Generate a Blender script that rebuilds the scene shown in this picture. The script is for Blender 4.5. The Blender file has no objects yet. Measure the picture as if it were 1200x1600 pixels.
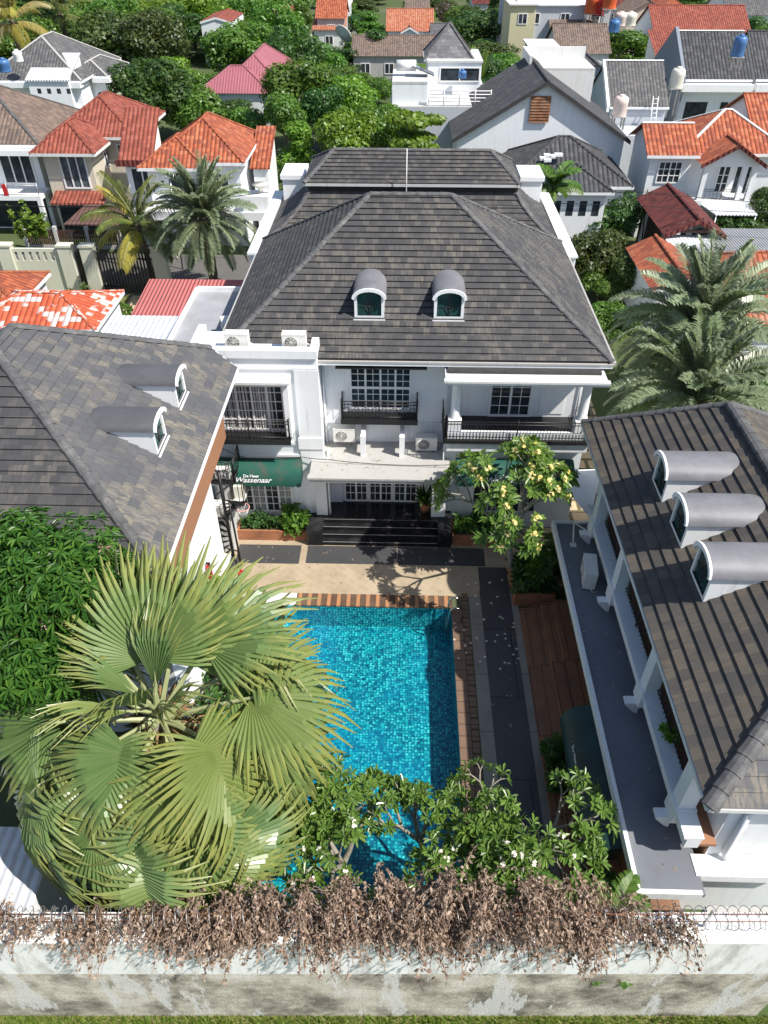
import bpy, bmesh, math, random
import numpy as np
from mathutils import Vector, Matrix, Euler
R = math.radians
SC = bpy.context.scene
COL = SC.collection
random.seed(7)

# ------------------------------------------------------------------ camera, sky, sun, exposure
CAM_H, PITCH, YAW, FPX = 20.0, R(40.1), R(1.5), 1150.0
cd = bpy.data.cameras.new('camera'); cam = bpy.data.objects.new('camera', cd); COL.objects.link(cam)
cam.location = (0, 0, CAM_H); cam.rotation_euler = (R(90) - PITCH, 0, YAW)
cd.sensor_fit = 'VERTICAL'; cd.sensor_height = 36; cd.lens = FPX / 1600 * 36
cd.clip_start = .1; cd.clip_end = 5000
SC.camera = cam
SUN_DIR = Vector((1.0, -0.48, 1.4)).normalized()
w = bpy.data.worlds.new('World'); SC.world = w; w.use_nodes = True
nt = w.node_tree; bg = nt.nodes['Background']
sky = nt.nodes.new('ShaderNodeTexSky'); sky.sky_type = 'NISHITA'; sky.sun_disc = False
sky.sun_elevation = math.asin(SUN_DIR.z); sky.sun_rotation = math.atan2(SUN_DIR.x, SUN_DIR.y)
nt.links.new(sky.outputs[0], bg.inputs[0]); bg.inputs[1].default_value = 0.105
sl = bpy.data.lights.new('sun', 'SUN'); sl.energy = 5.0; sl.angle = R(.5); sl.color = (1, .95, .87)
so = bpy.data.objects.new('sun', sl); COL.objects.link(so); so.location = (30, -10, 60)
so.rotation_euler = SUN_DIR.to_track_quat('Z', 'Y').to_euler()
SC.view_settings.view_transform = 'Standard'; SC.view_settings.look = 'None'
SC.view_settings.exposure = 0.48; SC.view_settings.gamma = 1
SC.cycles.max_bounces = 6; SC.cycles.transparent_max_bounces = 12

# pixel of the photograph -> point of the place (used to survey positions)
def ray(px, py):
    u = (px - 600) / FPX; v = (py - 800) / FPX
    y = math.cos(PITCH) - v * math.sin(PITCH); z = -math.sin(PITCH) - v * math.cos(PITCH)
    c, s = math.cos(YAW), math.sin(YAW)
    return Vector((u * c - y * s, u * s + y * c, z))
def at(px, py, z=0.):
    d = ray(px, py); return Vector((0, 0, CAM_H)) + d * ((z - CAM_H) / d.z)
def aty(px, py, y):
    d = ray(px, py); return Vector((0, 0, CAM_H)) + d * (y / d.y)
def depth(p):
    return p.y * math.cos(PITCH) * 1.0 + (CAM_H - p.z) * math.sin(PITCH)

# ------------------------------------------------------------------ materials
MATS = {}
def N(nt, t, **k):
    n = nt.nodes.new(t)
    for a, b in k.items():
        if a.startswith('i_'): n.inputs[a[2:].replace('_', ' ')].default_value = b
        else: setattr(n, a, b)
    return n
def newmat(name):
    m = bpy.data.materials.new(name); m.use_nodes = True; MATS[name] = m
    nt = m.node_tree; return m, nt, nt.nodes['Principled BSDF']
def ramp(nt, fac, stops, const=False):
    r = N(nt, 'ShaderNodeValToRGB'); e = r.color_ramp.elements
    if const: r.color_ramp.interpolation = 'CONSTANT'
    while len(e) > 1: e.remove(e[-1])
    e[0].position = stops[0][0]; e[0].color = (*stops[0][1], 1)
    for p, c in stops[1:]:
        q = e.new(p); q.color = (*c, 1)
    nt.links.new(fac, r.inputs[0]); return r.outputs[0]
def mix(nt, f, a, b, mode='MIX'):
    n = N(nt, 'ShaderNodeMix', data_type='RGBA', blend_type=mode)
    for s, v in ((n.inputs[0], f), (n.inputs[6], a), (n.inputs[7], b)):
        if hasattr(v, 'is_linked'): nt.links.new(v, s)
        else: s.default_value = (*v, 1) if isinstance(v, tuple) and len(v) == 3 else v
    return n.outputs[2]
def mth(nt, op, a, b=None, c=None):
    n = N(nt, 'ShaderNodeMath', operation=op)
    for s, v in zip(n.inputs, (a, b, c)):
        if v is None: continue
        if hasattr(v, 'is_linked'): nt.links.new(v, s)
        else: s.default_value = v
    return n.outputs[0]
def noise(nt, vec, scale, detail=4, rough=.6):
    n = N(nt, 'ShaderNodeTexNoise'); n.inputs['Scale'].default_value = scale
    n.inputs['Detail'].default_value = detail; n.inputs['Roughness'].default_value = rough
    if vec: nt.links.new(vec, n.inputs['Vector'])
    return n.outputs[0]
def pos(nt):
    return N(nt, 'ShaderNodeNewGeometry').outputs['Position']
def bump(nt, b, h, dist, strength=1):
    n = N(nt, 'ShaderNodeBump'); n.inputs['Distance'].default_value = dist; n.inputs['Strength'].default_value = strength
    nt.links.new(h, n.inputs['Height']); nt.links.new(n.outputs[0], b.inputs['Normal'])

def plain(name, col, rough=.6, var=.12, scale=3., metal=0, dirt=None, dscale=.7, bmp=0):
    m, nt, b = newmat(name); p = pos(nt)
    f = noise(nt, p, scale, 6)
    lo = tuple(max(0, c * (1 - var)) for c in col); hi = tuple(min(1, c * (1 + var)) for c in col)
    c = ramp(nt, f, [(.3, lo), (.7, hi)])
    if dirt:
        f2 = noise(nt, p, dscale, 8, .7)
        k = ramp(nt, f2, [(.5, (0, 0, 0)), (.72, (1, 1, 1))])
        c = mix(nt, mth(nt, 'MULTIPLY', k, .55), c, dirt)
    nt.links.new(c, b.inputs['Base Color']); b.inputs['Roughness'].default_value = rough; b.inputs['Metallic'].default_value = metal
    if bmp: bump(nt, b, noise(nt, p, scale * 6, 5), bmp)
    return m

def wallpaint(name, col, streak=(.35, .34, .32), amt=.5):
    """painted render with vertical rain streaks and blotches"""
    m, nt, b = newmat(name)
    p = pos(nt)
    mp = N(nt, 'ShaderNodeMapping'); nt.links.new(p, mp.inputs[0]); mp.inputs['Scale'].default_value = (2.2, 2.2, .18)
    f = noise(nt, mp.outputs[0], 2.2, 7, .7)
    k = ramp(nt, f, [(.52, (0, 0, 0)), (.8, (1, 1, 1))])
    f2 = noise(nt, p, .8, 5)
    k2 = ramp(nt, f2, [(.35, (.2,) * 3), (.65, (1, 1, 1))])
    c = mix(nt, mth(nt, 'MULTIPLY', mth(nt, 'MULTIPLY', k, k2), amt), col, streak)
    c = mix(nt, mth(nt, 'MULTIPLY', noise(nt, p, 9, 3), .12), c, tuple(x * .7 for x in col))
    nt.links.new(c, b.inputs['Base Color']); b.inputs['Roughness'].default_value = .65
    bump(nt, b, noise(nt, p, 40, 3), .004, .5)
    return m

def tiles(name, cols, tw, rh, wave=0., patch=None, patch_amt=.5, course=.0, joint=.06, patch_scale=.5, rough=.75, white=None):
    """roof tiles in UV metres: u along the eave, v up the slope"""
    m, nt, b = newmat(name)
    uv = N(nt, 'ShaderNodeTexCoord').outputs['UV']
    s = N(nt, 'ShaderNodeSeparateXYZ'); nt.links.new(uv, s.inputs[0])
    rv = mth(nt, 'DIVIDE', s.outputs[1], rh); row = mth(nt, 'FLOOR', rv); fv = mth(nt, 'SUBTRACT', rv, row)
    off = mth(nt, 'MULTIPLY', mth(nt, 'MODULO', row, 2.), .5) if wave == 0 else 0.
    ru = mth(nt, 'ADD', mth(nt, 'DIVIDE', s.outputs[0], tw), off); colm = mth(nt, 'FLOOR', ru); fu = mth(nt, 'SUBTRACT', ru, colm)
    cv = N(nt, 'ShaderNodeCombineXYZ'); nt.links.new(colm, cv.inputs[0]); nt.links.new(row, cv.inputs[1])
    wn = N(nt, 'ShaderNodeTexWhiteNoise', noise_dimensions='2D'); nt.links.new(cv.outputs[0], wn.inputs[0])
    n = len(cols)
    c = ramp(nt, wn.outputs[0], [(i / n, cc) for i, cc in enumerate(cols)], True)
    p = pos(nt)
    if patch:
        f = noise(nt, p, patch_scale, 6, .65)
        k = ramp(nt, mth(nt, 'ADD', f, mth(nt, 'MULTIPLY', mth(nt, 'SUBTRACT', wn.outputs[0], .5), .3)), [(.45, (0, 0, 0)), (.66, (1, 1, 1))])
        mp = N(nt, 'ShaderNodeMapping'); nt.links.new(uv, mp.inputs[0]); mp.inputs['Scale'].default_value = (9, 1.6, 1)
        st = ramp(nt, noise(nt, mp.outputs[0], 1.3, 5, .7), [(.38, (0, 0, 0)), (.62, (1, 1, 1))])
        c = mix(nt, mth(nt, 'MULTIPLY', mth(nt, 'MULTIPLY', k, st), patch_amt), c, patch)
    if white:
        f = noise(nt, p, .35, 5, .6)
        k = ramp(nt, mth(nt, 'ADD', f, mth(nt, 'MULTIPLY', mth(nt, 'SUBTRACT', wn.outputs[0], .5), .35)), [(.57, (0, 0, 0)), (.6, (1, 1, 1))])
        c = mix(nt, mth(nt, 'MULTIPLY', k, white[1]), c, white[0])
    c = mix(nt, mth(nt, 'MULTIPLY', noise(nt, p, 6, 5), .35), c, tuple(x * .5 for x in cols[0]))
    nt.links.new(c, b.inputs['Base Color']); b.inputs['Roughness'].default_value = rough
    b.inputs['Specular IOR Level'].default_value = .35
    if wave:
        h = mth(nt, 'MULTIPLY', mth(nt, 'ABSOLUTE', mth(nt, 'SINE', mth(nt, 'MULTIPLY', fu, math.pi))), wave)
        h = mth(nt, 'ADD', h, mth(nt, 'MULTIPLY', mth(nt, 'SUBTRACT', 1., fv), course))
        bump(nt, b, h, 1.0)
    else:
        j = mth(nt, 'LESS_THAN', fu, joint)
        h = mth(nt, 'SUBTRACT', mth(nt, 'MULTIPLY', wn.outputs[0], .012), mth(nt, 'MULTIPLY', j, .02))
        if course: h = mth(nt, 'ADD', h, mth(nt, 'MULTIPLY', mth(nt, 'SUBTRACT', 1., fv), course))
        bump(nt, b, mth(nt, 'ADD', h, mth(nt, 'MULTIPLY', noise(nt, p, 30, 4), .006)), 1.0)
    return m

def corrugated(name, col, pitch=.2, amp=.03, dirt=None, rough=.5):
    m, nt, b = newmat(name)
    uv = N(nt, 'ShaderNodeTexCoord').outputs['UV']; s = N(nt, 'ShaderNodeSeparateXYZ'); nt.links.new(uv, s.inputs[0])
    h = mth(nt, 'MULTIPLY', mth(nt, 'SINE', mth(nt, 'MULTIPLY', s.outputs[0], 2 * math.pi / pitch)), amp)
    p = pos(nt); f = noise(nt, p, .6, 7, .7)
    c = ramp(nt, f, [(.3, tuple(x * .8 for x in col)), (.7, col)])
    if dirt: c = mix(nt, mth(nt, 'MULTIPLY', ramp(nt, noise(nt, p, 1.7, 8, .75), [(.5, (0, 0, 0)), (.7, (1, 1, 1))]), .6), c, dirt)
    nt.links.new(c, b.inputs['Base Color']); b.inputs['Roughness'].default_value = rough
    bump(nt, b, h, 1.0); return m

def leafmat(name, cols, trans=.35, rough=.45, objvar=True):
    m, nt, b = newmat(name)
    g = N(nt, 'ShaderNodeNewGeometry')
    f = g.outputs['Random Per Island']
    c = ramp(nt, f, [(i / max(1, len(cols) - 1), cc) for i, cc in enumerate(cols)])
    oi = N(nt, 'ShaderNodeObjectInfo')
    if objvar:
        hsv = N(nt, 'ShaderNodeHueSaturation'); nt.links.new(c, hsv.inputs['Color'])
        nt.links.new(mth(nt, 'ADD', mth(nt, 'MULTIPLY', oi.outputs['Random'], .03), .485), hsv.inputs['Hue'])
        nt.links.new(mth(nt, 'ADD', mth(nt, 'MULTIPLY', oi.outputs['Random'], .35), .85), hsv.inputs['Value'])
        c = hsv.outputs[0]
    if name == 'leaf_dead': c = mix(nt, ramp(nt, noise(nt, g.outputs['Position'], 5, 3), [(.45, (0, 0, 0)), (.65, (.6, .6, .6))]), c, (.15, .09, .07))
    c = mix(nt, mth(nt, 'MULTIPLY', noise(nt, g.outputs['Position'], 1.1, 3), .25), c, tuple(x * .55 for x in cols[0]))
    nt.links.new(c, b.inputs['Base Color']); b.inputs['Roughness'].default_value = rough
    tr = N(nt, 'ShaderNodeBsdfTranslucent'); nt.links.new(mix(nt, 1., c, (1.5, 1.6, .6), 'MULTIPLY'), tr.inputs[0])
    ms = N(nt, 'ShaderNodeMixShader'); ms.inputs[0].default_value = trans
    nt.links.new(b.outputs[0], ms.inputs[1]); nt.links.new(tr.outputs[0], ms.inputs[2])
    nt.links.new(ms.outputs[0], nt.nodes['Material Output'].inputs[0]); return m

def glass(name, col=(.02, .025, .03)):
    m, nt, b = newmat(name); p = pos(nt)
    c = ramp(nt, noise(nt, p, 1.6, 4), [(.35, col), (.75, tuple(x * 3 for x in col))])
    nt.links.new(c, b.inputs['Base Color']); b.inputs['Roughness'].default_value = .08; b.inputs['Specular IOR Level'].default_value = .22; return m

# roofs
tiles('slate_roof', [(.058, .058, .061), (.066, .066, .069), (.078, .077, .078), (.062, .062, .065), (.072, .071, .072), (.088, .085, .082)], .24, .262, patch=(.21, .185, .15), patch_amt=.6, patch_scale=.4)
tiles('slate_roof_worn', [(.09, .092, .1), (.096, .098, .106), (.104, .105, .112), (.11, .111, .117), (.093, .095, .102)], .3, .29, patch=(.3, .26, .19), patch_amt=.75, patch_scale=.3)
tiles('slate_roof_brown', [(.08, .073, .066), (.092, .083, .073), (.072, .068, .064), (.102, .09, .076), (.086, .078, .071)], .3, .315, patch=(.2, .155, .105), patch_amt=.55, patch_scale=.6)
tiles('orange_tile', [(.38, .1, .045), (.44, .125, .058), (.33, .085, .042), (.47, .16, .08), (.29, .075, .042)], .3, .34, wave=.07, course=.06, patch=(.2, .07, .05), patch_amt=.5)
tiles('orange_tile_pale', [(.45, .155, .08), (.5, .19, .11), (.4, .13, .07), (.54, .24, .16)], .3, .34, wave=.07, course=.06, patch=(.22, .1, .07), patch_amt=.5)
tiles('orange_tile_white', [(.52, .1, .045), (.6, .13, .06), (.47, .09, .04)], .3, .34, wave=.06, course=.06, white=((.72, .68, .64), .9))
tiles('red_tile', [(.27, .07, .045), (.32, .085, .055), (.23, .06, .04), (.37, .11, .075)], .3, .34, wave=.07, course=.06, patch=(.13, .05, .04), patch_amt=.5)
tiles('maroon_tile', [(.12, .026, .022), (.15, .035, .03), (.09, .02, .018), (.18, .045, .036)], .32, .4, wave=.06, course=.06, patch=(.05, .02, .02), patch_amt=.6)
tiles('brown_tile', [(.2, .145, .115), (.165, .12, .095), (.235, .17, .135), (.14, .105, .088)], .3, .34, wave=.05, course=.05, patch=(.1, .085, .075), patch_amt=.6)
tiles('grey_tile', [(.12, .118, .12), (.095, .094, .098), (.145, .14, .14), (.08, .08, .084)], .3, .34, wave=.05, course=.05, patch=(.21, .2, .185), patch_amt=.5)
tiles('dark_tile', [(.058, .06, .065), (.072, .074, .08), (.05, .051, .056), (.085, .086, .09)], .32, .4, wave=.075, course=.07, patch=(.14, .135, .13), patch_amt=.4)
tiles('shingle', [(.15, .15, .16), (.11, .11, .12), (.19, .19, .2), (.13, .13, .14)], .35, .3, course=.05, patch=(.28, .28, .28), patch_amt=.4)
corrugated('metal_white', (.72, .75, .79), .25, .02, (.42, .42, .42))
corrugated('metal_red', (.52, .15, .14), .2, .03, (.3, .13, .12))
corrugated('metal_maroon', (.36, .12, .145), .3, .014, (.28, .1, .12))
corrugated('metal_grey', (.3, .31, .33), .18, .03, (.18, .18, .18))
corrugated('metal_brown', (.14, .075, .06), .3, .02, (.09, .05, .045))
# walls
wallpaint('white_wall', (.8, .82, .84), amt=.65)
wallpaint('white_trim', (.81, .825, .835), amt=.6)
wallpaint('weathered_white', (.7, .7, .68), (.25, .24, .22), .85)
wallpaint('cream_wall', (.62, .56, .45), (.35, .3, .24), .5)
wallpaint('pale_grey_wall', (.5, .53, .57), (.3, .31, .32), .5)
wallpaint('blue_grey_wall', (.2, .23, .28), (.14, .15, .17), .4)
wallpaint('yellow_wall', (.62, .57, .36), (.4, .36, .25), .5)
wallpaint('brown_wall', (.33, .16, .085), (.22, .11, .07), .4)
wallpaint('gate_wall_paint', (.6, .6, .49), (.33, .33, .27), .5)
wallpaint('concrete', (.42, .41, .39), (.16, .155, .15), .85)
wallpaint('pale_concrete', (.56, .56, .55), (.17, .165, .155), .95)
plain('dark_flat', (.165, .18, .205), .85, .25, .9, dirt=(.06, .062, .068), dscale=.45)
plain('grey_membrane', (.3, .31, .33), .7, .15, .8, dirt=(.2, .2, .2))
plain('lead_grey', (.165, .165, .18), .55, .15, 1.5, dirt=(.24, .24, .245), dscale=2.4)
plain('lead_dark', (.085, .086, .094), .55, .12, 1.5, dirt=(.12, .12, .125), dscale=2)
plain('ridge_grey', (.085, .085, .088), .8, .3, 3, dirt=(.26, .25, .23), dscale=2.2)
plain('black_trim_and_shade', (.018, .017, .018), .5, .3)  # real trim, and black tile butts that paint in the course shadow lines
plain('dark_board', (.045, .042, .042), .6, .3)
plain('black_iron', (.012, .012, .013), .4, .3)
plain('white_paint', (.8, .8, .8), .45, .04)
plain('ac_white', (.74, .73, .68), .45, .06, dirt=(.5, .48, .42), dscale=3)
plain('ac_dark', (.07, .07, .07), .5, .3)
plain('steel', (.6, .6, .6), .18, .05, metal=1)
plain('galvanised', (.45, .45, .45), .4, .2, metal=.7, dirt=(.25, .14, .09), dscale=2)
plain('rust', (.22, .09, .04), .8, .4, 4, dirt=(.45, .3, .2))
plain('bark', (.13, .1, .075), .9, .4, 6, bmp=.02)
plain('pale_bark', (.26, .24, .2), .9, .3, 8, bmp=.015)
plain('palm_petiole', (.3, .33, .16), .5, .15, 3)
plain('dry_husk', (.24, .15, .07), .9, .5, 7)
plain('black_stone', (.014, .014, .016), .25, .35, 2.5, dirt=(.05, .05, .055), dscale=1.4)
plain('orange_plastic', (.6, .11, .035), .4, .08)
plain('red_paint', (.5, .02, .02), .35, .1)
plain('blue_plastic', (.06, .16, .36), .4, .1)
plain('pink_plastic', (.72, .6, .55), .45, .1)
plain('cream_plastic', (.72, .69, .6), .45, .08)
plain('sail_cloth', (.85, .86, .88), .8, .02)
plain('terracotta', (.36, .15, .075), .8, .25, 4, dirt=(.2, .09, .05), dscale=2.5)
plain('soil', (.09, .07, .045), .95, .4, 3)
plain('dark_wood', (.07, .035, .025), .7, .3, 5)
plain('pink_rim', (.6, .3, .28), .5, .1)
plain('sand_path', (.45, .36, .24), .9, .3, 2)
plain('curtain', (.42, .42, .41), .8, .35, 4)
glass('pane_glass'); glass('green_glass', (.012, .035, .034)); glass('grey_glass', (.05, .06, .07))
leafmat('leaf_dark', [(.032, .078, .02), (.056, .128, .028), (.09, .18, .038)])
leafmat('leaf_mid', [(.06, .128, .02), (.1, .205, .032), (.165, .285, .046)])
leafmat('leaf_lime', [(.085, .17, .018), (.15, .26, .026), (.22, .33, .04)])
leafmat('leaf_olive', [(.04, .07, .02), (.075, .12, .03), (.12, .16, .045)])
leafmat('leaf_grey', [(.1, .08, .065), (.16, .13, .11), (.08, .09, .05)])
leafmat('leaf_mango', [(.025, .085, .016), (.055, .15, .022), (.11, .23, .034)], .3, .35, False)
leafmat('leaf_frangipani', [(.07, .135, .026), (.13, .23, .04), (.21, .32, .075)], .3, .3, False)
leafmat('leaf_date', [(.15, .2, .12), (.22, .27, .165), (.3, .345, .22)], .2, .35)
leafmat('leaf_coconut', [(.07, .1, .025), (.13, .17, .035), (.24, .24, .06)], .3, .4)
leafmat('leaf_yellow', [(.3, .24, .05), (.4, .33, .08), (.2, .2, .05)], .3, .4)
leafmat('leaf_banana', [(.12, .22, .04), (.2, .3, .06)], .35, .4)
leafmat('leaf_dead', [(.15, .095, .07), (.28, .19, .14), (.41, .3, .22), (.54, .42, .33)], .12, .8, False)
leafmat('petal_yellow', [(.75, .55, .1), (.85, .72, .3), (.9, .82, .5)], .2, .5, False)
leafmat('petal_white', [(.85, .78, .72), (.9, .86, .8), (.85, .7, .66)], .2, .5, False)
leafmat('grass_blade', [(.1, .19, .025), (.17, .28, .035), (.28, .33, .07)], .25, .5, False)

def fanmat():
    m, nt, b = newmat('fan_leaf')
    uv = N(nt, 'ShaderNodeTexCoord').outputs['UV']; s = N(nt, 'ShaderNodeSeparateXYZ'); nt.links.new(uv, s.inputs[0])
    oi = N(nt, 'ShaderNodeObjectInfo').outputs['Random']
    a = ramp(nt, oi, [(0, (.095, .175, .058)), (.5, (.14, .22, .066)), (1, (.215, .255, .06))])
    tip = ramp(nt, mth(nt, 'ADD', s.outputs[0], mth(nt, 'MULTIPLY', noise(nt, uv, 14, 3), .35)), [(.85, (0, 0, 0)), (1.25, (1, 1, 1))])
    c = mix(nt, mth(nt, 'MULTIPLY', tip, .45), a, (.42, .36, .09))
    c = mix(nt, mth(nt, 'MULTIPLY', noise(nt, pos(nt), 2.2, 5), .4), c, (.07, .12, .035))
    wn = N(nt, 'ShaderNodeTexWhiteNoise', noise_dimensions='1D'); nt.links.new(mth(nt, 'FLOOR', s.outputs[1]), wn.inputs['W'])
    c = mix(nt, mth(nt, 'MULTIPLY', wn.outputs[0], .3), c, (.24, .29, .12))
    nt.links.new(c, b.inputs['Base Color']); b.inputs['Roughness'].default_value = .33
    tr = N(nt, 'ShaderNodeBsdfTranslucent'); nt.links.new(mix(nt, 1., c, (1.2, 1.3, .5), 'MULTIPLY'), tr.inputs[0])
    ms = N(nt, 'ShaderNodeMixShader'); ms.inputs[0].default_value = .2
    nt.links.new(b.outputs[0], ms.inputs[1]); nt.links.new(tr.outputs[0], ms.inputs[2])
    nt.links.new(ms.outputs[0], nt.nodes['Material Output'].inputs[0])
fanmat()

def paving(name, cols, tw, rh, grout, rot=0., rough=.8, dirt=(.2, .16, .1), damt=.5, joint=.04):
    m, nt, b = newmat(name); p = pos(nt)
    mp = N(nt, 'ShaderNodeMapping'); nt.links.new(p, mp.inputs[0]); mp.inputs['Rotation'].default_value = (0, 0, rot)
    br = N(nt, 'ShaderNodeTexBrick'); nt.links.new(mp.outputs[0], br.inputs[0])
    br.inputs['Scale'].default_value = 1; br.inputs['Brick Width'].default_value = tw; br.inputs['Row Height'].default_value = rh
    br.inputs['Mortar Size'].default_value = joint * rh; br.inputs['Color1'].default_value = (*cols[0], 1); br.inputs['Color2'].default_value = (*cols[1], 1)
    br.inputs['Mortar'].default_value = (*grout, 1)
    k = ramp(nt, noise(nt, p, .9, 8, .7), [(.42, (0, 0, 0)), (.7, (1, 1, 1))])
    c = mix(nt, mth(nt, 'MULTIPLY', k, damt), br.outputs[0], dirt)
    c = mix(nt, mth(nt, 'MULTIPLY', noise(nt, p, 14, 4), .3), c, tuple(x * .6 for x in cols[0]))
    nt.links.new(c, b.inputs['Base Color']); b.inputs['Roughness'].default_value = rough
    bump(nt, b, noise(nt, p, 25, 4), .006); return m
paving('tan_paving', [(.43, .35, .245), (.37, .295, .205)], .55, .28, (.46, .385, .28), R(38), damt=.6, dirt=(.22, .17, .115))
paving('terracotta_edge', [(.42, .2, .092), (.4, .188, .085)], .36, 3., (.06, .035, .025), 0, .7)
paving('brown_edge', [(.21, .13, .085), (.17, .105, .07)], 3., .42, (.04, .03, .025), 0, .7, (.1, .07, .05))
paving('black_mat', [(.05, .052, .056), (.058, .06, .064)], 3.2, 1.9, (.06, .055, .05), 0, .55, (.085, .083, .08), .4, .006)
paving('slate_walk', [(.062, .064, .07), (.07, .072, .078)], 4, 2.9, (.03, .03, .032), 0, .6, (.045, .046, .05), .5, .012)
paving('grey_strip', [(.25, .24, .215), (.28, .265, .235)], 4, 2.2, (.16, .15, .13), 0, .85, (.15, .145, .13), .6, .01)
paving('stone_slab', [(.5, .38, .24), (.56, .43, .28)], .9, .75, (.04, .05, .02), 0, .85, (.3, .22, .13), .4, .12)
paving('block_wall', [(.47, .44, .39), (.52, .49, .43)], .55, .24, (.42, .39, .35), 0, .9, (.3, .28, .24), .6)
paving('asphalt', [(.11, .105, .1), (.12, .115, .11)], 30, 30, (.1, .1, .1), 0, .9, (.16, .15, .14), .4)

paving('deck_wood', [(.3, .145, .075), (.25, .12, .065)], .37, 2.6, (.03, .018, .012), 0, .65, (.1, .06, .04), .5, .006)

def groundmat():
    m, nt, b = newmat('ground_soil'); p = pos(nt)
    c = ramp(nt, noise(nt, p, .08, 8, .7), [(.35, (.05, .085, .02)), (.52, (.075, .1, .035)), (.68, (.13, .125, .085))])
    c = mix(nt, mth(nt, 'MULTIPLY', noise(nt, p, 1.3, 6), .5), c, (.05, .07, .02))
    nt.links.new(c, b.inputs['Base Color']); b.inputs['Roughness'].default_value = .95
    m, nt, b = newmat('lawn'); p = pos(nt)
    c = ramp(nt, noise(nt, p, .9, 8, .75), [(.32, (.07, .11, .02)), (.5, (.15, .16, .045)), (.68, (.27, .23, .11))])
    nt.links.new(c, b.inputs['Base Color']); b.inputs['Roughness'].default_value = .95; bump(nt, b, noise(nt, p, 14, 4), .05)
groundmat()

def poolmats():
    m, nt, b = newmat('pool_mosaic'); p = pos(nt)
    d = N(nt, 'ShaderNodeTexNoise'); d.inputs['Scale'].default_value = 4.2; d.inputs['Detail'].default_value = 2; nt.links.new(p, d.inputs['Vector'])
    vm = N(nt, 'ShaderNodeVectorMath', operation='MULTIPLY_ADD'); nt.links.new(d.outputs['Color'], vm.inputs[0]); vm.inputs[1].default_value = (.09, .09, .09); nt.links.new(p, vm.inputs[2])
    v = N(nt, 'ShaderNodeTexVoronoi', distance='CHEBYCHEV'); v.inputs['Scale'].default_value = 10.0; v.inputs['Randomness'].default_value = .42
    nt.links.new(vm.outputs[0], v.inputs['Vector'])
    s = N(nt, 'ShaderNodeSeparateColor'); nt.links.new(v.outputs['Color'], s.inputs[0])
    c = ramp(nt, v.outputs['Distance'], [(.12, (.18, .62, .6)), (.26, (.02, .4, .42)), (.38, (.005, .27, .31)), (.5, (.0, .13, .2))])
    c = mix(nt, 1., c, ramp(nt, s.outputs[0], [(0, (.35, .42, .55)), (.25, (.65, .7, .78)), (.6, (1, 1, 1)), (1, (1.35, 1.25, 1.15))]), 'MULTIPLY')
    big = noise(nt, p, .3, 3)
    c = mix(nt, mth(nt, 'MULTIPLY', ramp(nt, big, [(.42, (0, 0, 0)), (.62, (1, 1, 1))]), .35), c, (.0, .22, .42))
    nt.links.new(c, b.inputs['Base Color']); b.inputs['Roughness'].default_value = .4
    m, nt, b = newmat('pool_water'); p = pos(nt)
    tr = N(nt, 'ShaderNodeBsdfTransparent'); tr.inputs[0].default_value = (.72, .93, .96, 1)
    gl = N(nt, 'ShaderNodeBsdfGlossy'); gl.inputs['Roughness'].default_value = .03
    fr = N(nt, 'ShaderNodeFresnel'); fr.inputs[0].default_value = 1.33
    bp = N(nt, 'ShaderNodeBump'); bp.inputs['Distance'].default_value = .02
    nt.links.new(noise(nt, p, 3.5, 4, .5), bp.inputs['Height']); nt.links.new(bp.outputs[0], gl.inputs['Normal']); nt.links.new(bp.outputs[0], fr.inputs['Normal'])
    ms = N(nt, 'ShaderNodeMixShader'); nt.links.new(fr.outputs[0], ms.inputs[0]); nt.links.new(tr.outputs[0], ms.inputs[1]); nt.links.new(gl.outputs[0], ms.inputs[2])
    nt.links.new(ms.outputs[0], nt.nodes['Material Output'].inputs[0])
poolmats()

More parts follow.
